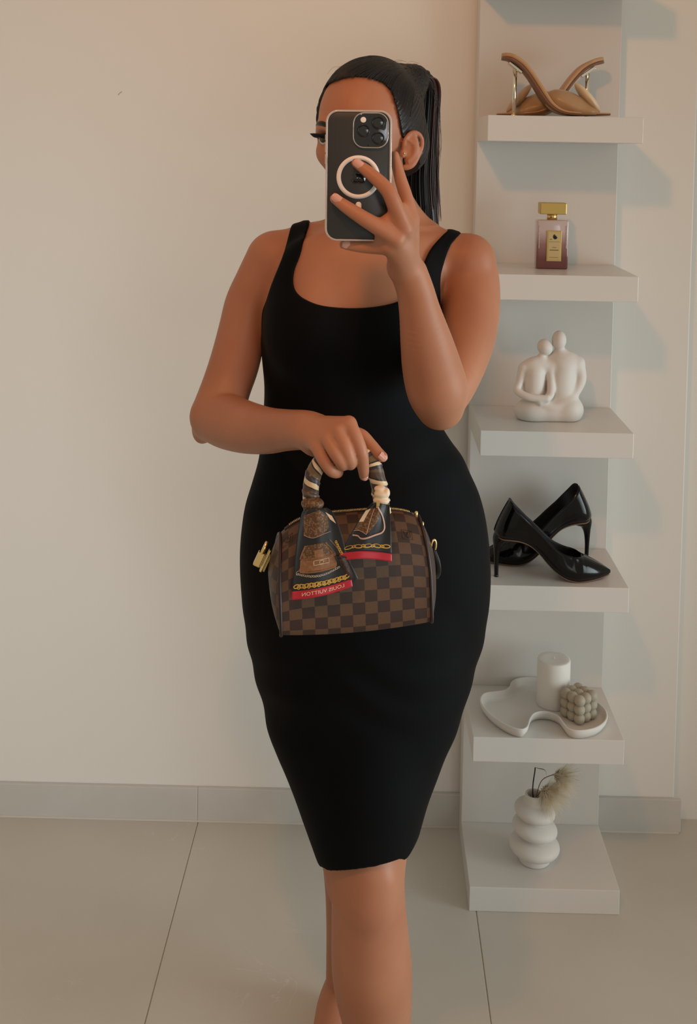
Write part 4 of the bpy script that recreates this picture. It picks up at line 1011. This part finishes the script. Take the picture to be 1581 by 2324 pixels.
# --- perfume bottle
pb = PZ(1252, 611, SZ[4]); S_ = RP(1, pb[1])
perf = thing('perfume_bottle', 'rectangular glass perfume bottle fading to plum with a gold cap', 'bottle', (pb[0], pb[1]+.016, SZ[4]))
def perf_mat():
    m = mat('tinted_glass', (.5, .3, .3), 0.10, coat=.8, spec=.7); nt = m.node_tree; b = nt.nodes['Principled BSDF']
    tc = nt.nodes.new('ShaderNodeTexCoord'); sp = nt.nodes.new('ShaderNodeSeparateXYZ'); nt.links.new(tc.outputs['Object'], sp.inputs[0])
    mr = nt.nodes.new('ShaderNodeMapRange'); mr.inputs[1].default_value = 0; mr.inputs[2].default_value = .105; nt.links.new(sp.outputs[2], mr.inputs[0])
    r = nt.nodes.new('ShaderNodeValToRGB'); e = r.color_ramp.elements; e[0].position = .22; e[0].color = (.17, .052, .055, 1); e[1].position = .74; e[1].color = (.62, .50, .49, 1)
    q = e.new(.48); q.color = (.33, .15, .14, 1)
    nt.links.new(mr.outputs[0], r.inputs[0]); nt.links.new(r.outputs[0], b.inputs['Base Color']); b.inputs['Transmission Weight'].default_value = .15
    return m
M['perfume'] = perf_mat()
bw_, bh_ = 36*S_, 112*S_; px_, py_ = pb[0], pb[1]+.016
gb = obj('glass_body', *boxvf((px_-bw_, py_-.016, SZ[4]), (px_+bw_, py_+.016, SZ[4]+bh_), .0035, 3), M['perfume'], parent=perf)
for sx in (-1, 1):                                        # cut ridges down both edges
    obj('cut_edge', *tubevf([(px_+sx*(bw_-.0045), py_-.0162, SZ[4]+bh_*.42+i*.0011) for i in range(44)], np.array([.0010+.0004*(i % 4 < 2) for i in range(44)]), 6), M['case'], parent=gb)
obj('collar', *lathevf([(.0105, 0), (.0105, .012), (.009, .013)], (px_, py_, SZ[4]+bh_-.0005), 28), M['gold'], parent=perf)
obj('cap', *boxvf((px_-30*S_, py_-.017, SZ[4]+bh_+.0115), (px_+30*S_, py_+.017, SZ[4]+bh_+.0115+26*S_), .0015, 2), M['brushed_gold'], parent=perf, smooth=False)
lx, lz, lw, lh = px_+3*S_, SZ[4]+bh_*.475, 16.5*S_, 35*S_
yl = py_-.0164
lb = obj('label_frame', *boxvf((lx-lw, yl-.0012, lz-lh), (lx+lw, yl+.001, lz+lh), .0004), M['brushed_gold'], parent=perf, smooth=False)
M['labelgold'] = mat('label_plate', (.60, .47, .24), .35, metal=.35)
obj('label_plate', *boxvf((lx-lw*.82, yl-.0017, lz-lh*.90), (lx+lw*.82, yl-.0008, lz+lh*.90), .0002), M['labelgold'], parent=lb, smooth=False)
M['ink'] = mat('label_ink', (.02, .018, .012), .5); M['ink2'] = mat('faint_label_ink', (.20, .15, .06), .5)
def bar(x0, x1, z, h, m=None, nm='label_line'): obj(nm, *boxvf((lx+lw*x0, yl-.0020, lz+lh*z-h), (lx+lw*x1, yl-.0016, lz+lh*z+h)), m or M['ink2'], parent=lb, smooth=False)
bar(-.72, .76, .27, .00035); bar(-.25, .30, -.10, .0006); bar(-.60, .62, -.27, .0010); bar(-.66, .60, -.74, .0004); bar(-.62, -.30, .43, .0008)
# round dark emblem: a crescent with a spiky inner edge
cr = []
for a in np.linspace(math.radians(95), math.radians(355), 30): cr.append((math.cos(a)*1.0, math.sin(a)*1.0))
for x, z in ((.78, .12), (.40, -.10), (.55, .30), (.35, .55), (.12, .35), (-.05, .62), (-.15, .25), (-.30, -.35), (.10, -.62)): cr.append((x, z))
cr = [(.95, -.25) if i == 29 else q for i, q in enumerate(cr)]
bm = bmesh.new(); es = .0052
vs = [bm.verts.new((lx+.0018+x*es*.9, yl-.0019, lz+lh*.60+z*es)) for x, z in cr]; bm.faces.new(vs); bmesh.ops.triangulate(bm, faces=bm.faces[:])
bm.verts.index_update(); V = [v.co[:] for v in bm.verts]; Fc = [[v.index for v in q.verts] for q in bm.faces]; bm.free()
obj('label_emblem', V, Fc, M['ink'], parent=lb, smooth=False)
# --- statuette of an embracing couple
sb = PZ(1247, 958, SZ[3]); SY = sb[1]+.030
def sp_(u, v, dy=0.0): return PY(u, v, SY+dy)
f = Field(); r_ = lambda px: RP(px, SY)
f.ell(sp_(1245, 930), (r_(76), .036, r_(34)), None, .010); f.ell(sp_(1205, 935, -.008), (r_(36), .030, r_(26)), None, .012); f.ell(sp_(1290, 928, -.006), (r_(31), .032, r_(32)), None, .012)
# taller figure
f.chain([sp_(1276, 915, .006), sp_(1272, 870, .008), sp_(1276, 835, .008)], [r_(30), r_(36), r_(34)], .012)
f.chain([sp_(1240, 826, .006), sp_(1276, 816, .008), sp_(1308, 824, .006)], [r_(17), r_(22), r_(18)], .014)
f.chain([sp_(1272, 815, .008), sp_(1270, 795, .006)], [r_(14), r_(11)], .010)
f.ell(sp_(1268, 772, .004), (r_(16.5), .0165, r_(22)), None, .004)
f.chain([sp_(1310, 826, .004), sp_(1316, 860, .000), sp_(1302, 892, -.006), sp_(1290, 910, -.016), sp_(1255, 925, -.026), sp_(1220, 912, -.024)], [r_(16), r_(14), r_(12.5), r_(11), r_(10), r_(8)], .005)
# shorter figure
f.chain([sp_(1213, 915, -.004), sp_(1212, 880, -.004), sp_(1213, 848, -.004)], [r_(22), r_(25), r_(25)], .010)
f.chain([sp_(1192, 832, -.004), sp_(1215, 824, -.004), sp_(1246, 834, -.006)], [r_(13), r_(15), r_(12)], .010)
f.chain([sp_(1226, 822, -.002), sp_(1229, 808, -.001)], [r_(10), r_(8.5)], .008)
f.ell(sp_(1236, 788, .000), (r_(17), .016, r_(19.5)), np.array(Matrix.Rotation(-.5, 3, 'Y')), .003)
f.chain([sp_(1186, 836, -.006), sp_(1179, 865, -.010), sp_(1174, 887, -.018), sp_(1200, 901, -.030), sp_(1240, 905, -.034)], [r_(11), r_(9), r_(9), r_(8.5), r_(8)], .004)
f.chain([sp_(1248, 838, -.008), sp_(1250, 868, -.016), sp_(1247, 898, -.026), sp_(1225, 912, -.032)], [r_(10), r_(9), r_(9), r_(8)], .004)
zf = SZ[3]+.0003
f.add(lambda X, Y_, Z: (zf-Z)+0*X+0*Y_, (-9, -9, -9), (9, 9, 9), .002, 'i')
sobj('statuette', f.mesh(.0017, (sp_(1155, 960)[0], SY-.06, SZ[3]-.003), (sp_(1340, 960)[0], SY+.055, sp_(1250, 735)[2])), M['ceramic'], org=(sb[0], SY, SZ[3]), it=2,
     label='matt white statuette of two embracing seated figures', cat='statuette')
# --- pointed patent pumps
def pump(label, heel, toe, mirror, sc=1.0):
    """heel, toe: points on the board"""
    heel, toe = np.array(heel), np.array(toe); ax = toe-heel; L = np.linalg.norm(ax[:2]); ax = ax/np.linalg.norm(ax); sd = np.array([-ax[1], ax[0], 0]); z0 = heel[2]
    if sd[1] < 0: sd = -sd
    t = thing('pump_shoe', label, 'shoe', (heel+toe)/2, 'black patent pumps on the shelf')
    # along the shoe (share of length): under-side height, top-line height, half width at the top line and low down
    st = np.array([0, .025, .07, .14, .22, .30, .38, .45, .52, .60, .68, .75, .83, .91, .97, 1.0])
    zb = np.array([.092, .086, .081, .080, .077, .069, .053, .034, .018, .006, .001, .0005, .0015, .0035, .006, .0085])*sc
    zt = np.array([.156, .155, .150, .140, .128, .113, .096, .079, .064, .054, .049, .046, .038, .028, .019, .014])*sc
    wt = np.array([.005, .014, .020, .0235, .0245, .025, .026, .0285, .031, .0310, .0235, 0, 0, 0, 0, 0])*sc
    wm = np.array([.006, .017, .024, .0265, .026, .0255, .027, .030, .0335, .037, .0385, .0365, .0285, .0175, .0070, .0012])*sc
    s = np.linspace(0, 1, 90); I = lambda c: np.interp(s, np.linspace(0, 1, 15*6+1), crom(np.column_stack([st, c]), 6)[:, 1]) if False else np.interp(s, *crom(np.column_stack([st, c]), 6).T)
    ZB, ZT, WT, WM = I(zb), I(zt), np.maximum(I(wt), 0), np.maximum(I(wm), .0015)
    nT = 29; tt = np.linspace(-1, 1, nT); G = np.zeros((len(s), nT, 3))
    for i in range(len(s)):
        h = ZT[i]-ZB[i]; wt_ = 0.0 if s[i] > .742 else min(WT[i], WM[i])
        if .66 < s[i] <= .742: wt_ = .0285*sc*math.sqrt(max(0, 1-((s[i]-.66)/.083)**2))      # rounded throat
        c = 1-wt_/WM[i]
        for j, q in enumerate(tt):
            a = abs(q)
            if a < .35: y, z = WM[i]*.80*a/.35, 0
            else:
                k = (a-.35)/.65; low = WM[i]*(.80+.20*math.sin(min(1, k/.3)*math.pi/2))
                cs = math.cos(max(0, k-.10)/.90*math.pi/2)**.8; y = wt_+(low-wt_)*cs if c > .25 else low-(WM[i]-wt_)*max(0, (k-.3)/.7)
                if c > .25: w_ = min(1, (c-.25)/.3); y = (low-(WM[i]-wt_)*max(0, (k-.3)/.7))*(1-w_)+y*w_
                w_ = min(1, c*1.2); z = h*(k*(1-w_)+math.sin(k*math.pi/2)**.9*w_)
            ln = .030*sc*max(0, (ZB[i]+z-.088*sc)/(.068*sc))**1.3*max(0, 1-s[i]/.30)
            G[i, j] = heel+ax*(s[i]*L+ln)+sd*(y*np.sign(q))+np.array([0, 0, ZB[i]+z+.0022*sc])
    V, Fc = gridvf(G)
    up = fixn(obj('upper', V, Fc, [M['patent'], M['lining']], parent=t))
    so = up.modifiers.new('thickness', 'SOLIDIFY'); so.thickness = .0016*sc; so.offset = -1 if True else 1; so.material_offset = 1; so.material_offset_rim = 0
    # sole
    i0 = 3; Gs = np.array([[heel+ax*(s[i]*L)+sd*(WM[i]*.80*q)+np.array([0, 0, max(ZB[i]+.0018*sc, .0006)]) for q in np.linspace(-1, 1, 9)] for i in range(i0, len(s)-1)])
    Gl = Gs.copy(); Gl[:, :, 2] -= np.minimum(.0022*sc, Gs[:, :, 2]-z0-.0001)
    n_, k_ = Gs.shape[:2]; V1, F1 = gridvf(Gs); V2, F2 = gridvf(Gl); o = len(V1); Fc = F1+[[q+o for q in f_[::-1]] for f_ in F2]
    per = list(range(k_))+[r*k_+k_-1 for r in range(1, n_)]+[(n_-1)*k_+i for i in range(k_-2, -1, -1)]+[r*k_ for r in range(n_-2, 0, -1)]
    for i in range(len(per)): x, y = per[i], per[(i+1) % len(per)]; Fc.append([y, x, x+o, y+o])
    fixn(obj('sole', np.vstack([V1, V2]), Fc, M['pump_sole'], parent=t))
    # stiletto heel
    hh = [heel+ax*(.10*L)+np.array([0, 0, .088*sc]), heel+ax*(.055*L)+np.array([0, 0, .078*sc]), heel+ax*(.035*L)+np.array([0, 0, .060*sc]), heel+ax*(.030*L)+np.array([0, 0, .035*sc]), heel+ax*(.032*L)+np.array([0, 0, .0045])]
    obj('heel', *tubevf(crom(hh, 6), crom(np.array([[.019], [.0155], [.0080], [.0050], [.0042]]), 6)[:, 0]*sc, 14), M['patent'], parent=t)
    obj('heel_tip', *lathevf([(.0044*sc, 0), (.0046*sc, .002), (.0042*sc, .0050)], heel+ax*(.032*L), 12), M['black'], parent=t)
    return t
pump('black patent pointed pump with stiletto heel, toe towards the corner, in front of its pair', PZ(1117, 1308, SZ[2]), PZ(1384, 1311, SZ[2]), 0)
pump('black patent pointed pump with stiletto heel, set behind its pair facing the other way', PZ(1338, 1266, SZ[2]), PZ(1088, 1276, SZ[2]), 1)
# --- wavy ceramic tray, pillar candle, bubble candle
zt_ = SZ[1]+.020
rim_px = [(1088, 1588), (1096, 1574), (1118, 1570), (1142, 1567), (1155, 1559), (1160, 1547), (1176, 1539), (1205, 1537), (1235, 1540), (1262, 1550), (1290, 1566), (1325, 1582), (1358, 1596), (1376, 1614), (1377, 1634), (1356, 1652), (1318, 1660), (1288, 1655), (1274, 1640), (1262, 1624), (1236, 1616), (1213, 1620), (1203, 1634), (1198, 1650), (1182, 1657), (1150, 1648), (1116, 1627), (1094, 1604)]
O = crom(np.array([PZ(u, v, zt_)[:2] for u, v in rim_px]), 5, closed=True)
def inset(P, d):
    T = np.roll(P, -1, 0)-np.roll(P, 1, 0); T /= np.linalg.norm(T, axis=1)[:, None]; N_ = np.stack([-T[:, 1], T[:, 0]], 1)
    ar = .5*np.sum(P[:, 0]*np.roll(P[:, 1], -1)-np.roll(P[:, 0], -1)*P[:, 1])
    Q = P+N_*d*np.sign(ar)
    for _ in range(3): Q = .5*Q+.25*(np.roll(Q, 1, 0)+np.roll(Q, -1, 0))
    return Q
rings = [(inset(O, .012), SZ[1]+.0005), (inset(O, .007), SZ[1]+.002), (inset(O, .002), SZ[1]+.010), (O, zt_), (inset(O, .0012), zt_+.0016), (inset(O, .0034), zt_+.0010), (inset(O, .0050), SZ[1]+.010), (inset(O, .0095), SZ[1]+.0055), (inset(O, .014), SZ[1]+.0050)]
L = []; n = len(O)
for P_, z in rings: L += [(x, y, z) for x, y in P_]
Fc = [[i*n+j, i*n+(j+1) % n, (i+1)*n+(j+1) % n, (i+1)*n+j] for i in range(len(rings)-1) for j in range(n)]
Fc += [list(range(n))[::-1], [(len(rings)-1)*n+j for j in range(n)]]
tr = obj('tray', np.array(L), Fc, M['ceramic'], org=(O[:, 0].mean(), O[:, 1].mean(), SZ[1]), label='white wavy cloud-shaped ceramic tray holding two candles', cat='tray')
bm = bmesh.new(); bm.from_mesh(tr.data); bmesh.ops.triangulate(bm, faces=[f_ for f_ in bm.faces if len(f_.verts) > 4]); bmesh.ops.recalc_face_normals(bm, faces=bm.faces[:]); bm.to_mesh(tr.data); bm.free()
M['wax'] = mat('white_wax', (.82, .80, .76), .5, sss=(.15, (.01, .008, .006)), bump=(200, .08, .0005))
M['wax_grey'] = mat('grey_green_wax', (.40, .37, .295), .55, sss=(.1, (.006, .005, .004)))
cp = PZ(1254, 1596, SZ[1]+.0052); cr_ = RP(38, cp[1]); ch = .0052
pc = thing('pillar_candle', 'plain white pillar candle standing in the wavy tray', 'candle', (cp[0], cp[1], SZ[1]+ch))
H_ = PY(1254, 1494, cp[1])[2]-SZ[1]-ch
obj('wax', *lathevf([(cr_*.97, 0), (cr_, .002), (cr_, H_-.004), (cr_*.97, H_-.001), (cr_*.90, H_), (cr_*.6, H_-.0012), (.002, H_-.002)], (cp[0], cp[1], SZ[1]+ch), 48), M['wax'], parent=pc)
obj('wick', *tubevf([(cp[0], cp[1], SZ[1]+ch+H_-.003), (cp[0]+.0005, cp[1], SZ[1]+ch+H_+.004)], .0009, 6), M['wax'], parent=pc)
kp = PZ(1316, 1640, SZ[1]+.0052); rb = RP(13.0, kp[1]); pit = rb*1.62; ky = kp[1]+.020
bcn = thing('bubble_candle', 'grey-green cube candle moulded from wax balls in the wavy tray', 'candle', (kp[0], ky, SZ[1]+.0052))
bm = bmesh.new(); bmesh.ops.create_icosphere(bm, subdivisions=3, radius=rb); me = bpy.data.meshes.new('wax_ball'); bm.to_mesh(me); bm.free()
me.polygons.foreach_set('use_smooth', np.ones(len(me.polygons), bool)); me.materials.append(M['wax_grey'])
ca, sa = math.cos(math.radians(38)), math.sin(math.radians(38))
for i in (-1, 0, 1):
    for j in (-1, 0, 1):
        for k in (0, 1, 2):
            b_ = link('wax_ball', me, M['wax_grey'], bcn); b_.location = ((i*ca-j*sa)*pit, (i*sa+j*ca)*pit, rb+k*pit)
# --- vase of stacked rings
vb = PZ(1212, 1972, SZ[0]); VY = vb[1]+.030
def vp(u, v): return PY(u, v, VY)
vr = lambda px: RP(px, VY)
f = Field(); ro_ = np.array(Matrix.Rotation(math.radians(9), 3, 'Y'))
f.ell(vp(1212, 1917), (vr(59), vr(59), vr(26)), np.array(Matrix.Rotation(math.radians(4), 3, 'Y')), .002)
f.ell(vp(1213, 1877), (vr(53), vr(53), vr(24)), ro_, .0025)
f.ell(vp(1213, 1839), (vr(48), vr(48), vr(23)), ro_, .0025)
f.chain([vp(1213, 1838), vp(1212, 1803)], [vr(26), vr(21.5)], .004)
f.chain([vp(1212, 1930), vp(1212, 1980)], [vr(37), vr(36)], .002)
f.chain([vp(1212, 1800)+np.array([0, 0, .02]), vp(1212, 1840)], [vr(17), vr(15)], .0015, 's')
ztop = vp(1212, 1800)[2]
f.add(lambda X, Y_, Z: np.maximum(SZ[0]+.0003-Z, Z-ztop)+0*X+0*Y_, (-9, -9, -9), (9, 9, 9), .002, 'i')
sobj('vase', f.mesh(.0016, (vp(1145, 1900)[0], VY-.065, SZ[0]-.003), (vp(1280, 1900)[0], VY+.065, ztop+.006)), M['ceramic'], org=(vb[0], VY, SZ[0]), it=1,
     label='white ceramic vase of tilted stacked rings on the lowest shelf', cat='vase')
# --- dried grass plumes
M['stem'] = mat('dark_stem', (.018, .012, .010), .6); M['plume'] = mat('dried_plume', (.82, .75, .60), .8, noise=(60, (.70, .58, .36), .5, .65)); M['plume_core'] = mat('plume_core', (.17, .11, .035), .8)
fl_ = thing('dried_flowers', 'feathery cream dried grass on a dark stem in the ringed vase', 'dried flowers', (vp(1212, 1800)[0], VY, ztop-.03))
stx = crom([vp(1216, 1835), vp(1209, 1806), vp(1209, 1780), vp(1213, 1752), vp(1214, 1742)], 6)
obj('stem', *tubevf(stx, .0013, 7), M['stem'], parent=fl_)
obj('stem', *tubevf(crom([vp(1218, 1835), vp(1219, 1808), vp(1228, 1795), vp(1240, 1788)], 6), .0010, 7), M['stem'], parent=fl_)
obj('stem', *tubevf(crom([vp(1214, 1840), vp(1217, 1806), vp(1230, 1770), vp(1262, 1756)], 6), .0008, 7), M['plume_core'], parent=fl_)
obj('dried_leaf', *tubevf(crom([vp(1214, 1742), vp(1222, 1744), vp(1236, 1748), vp(1240, 1760)], 6), np.concatenate([np.linspace(.0006, .0016, 10), np.linspace(.0016, .0003, 9)]), 5, flat=.3), M['plume_core'], parent=fl_)
rs = np.random.RandomState(11)
zlim = SZ[1]-.05-.0015
for (u, v, n_, spread, lean) in ((1234, 1786, 800, .050, (.62, -.15, -.45)), (1262, 1752, 620, .046, (.80, -.15, -.28))):
    c = vp(u, v)+np.array([0, -.012, 0]); hairs = []; core = []
    for i in range(n_):
        d = rs.randn(3); d /= np.linalg.norm(d); d = d*.8+np.array(lean); d /= np.linalg.norm(d)
        L_ = spread*(.45+.85*rs.rand()); a = c+rs.randn(3)*.003; m_ = a+d*L_*.5+rs.randn(3)*.0012; e = a+d*L_+np.array([0, 0, -.006*rs.rand()])+rs.randn(3)*.002
        q = crom([a, m_, e], 3); q[:, 2] = np.minimum(q[:, 2], zlim)
        hairs.append(tubevf(q, np.linspace(.00036, .00006, len(q)), 3, caps=False))
    for i in range(90):
        d = rs.randn(3); d /= np.linalg.norm(d); d = d+np.array(lean)*.6
        a = c+rs.randn(3)*.002; q = np.array([a, a+d*.005, a+d*.009*(.6+rs.rand())]); q[:, 2] = np.minimum(q[:, 2], zlim)
        core.append(tubevf(q, [.0010, .0007, .0002], 4, caps=False))
    pl = obj('plume', *joinvf(hairs), M['plume'], parent=fl_, kind='stuff'); obj('plume_core', *joinvf(core), M['plume_core'], parent=pl)
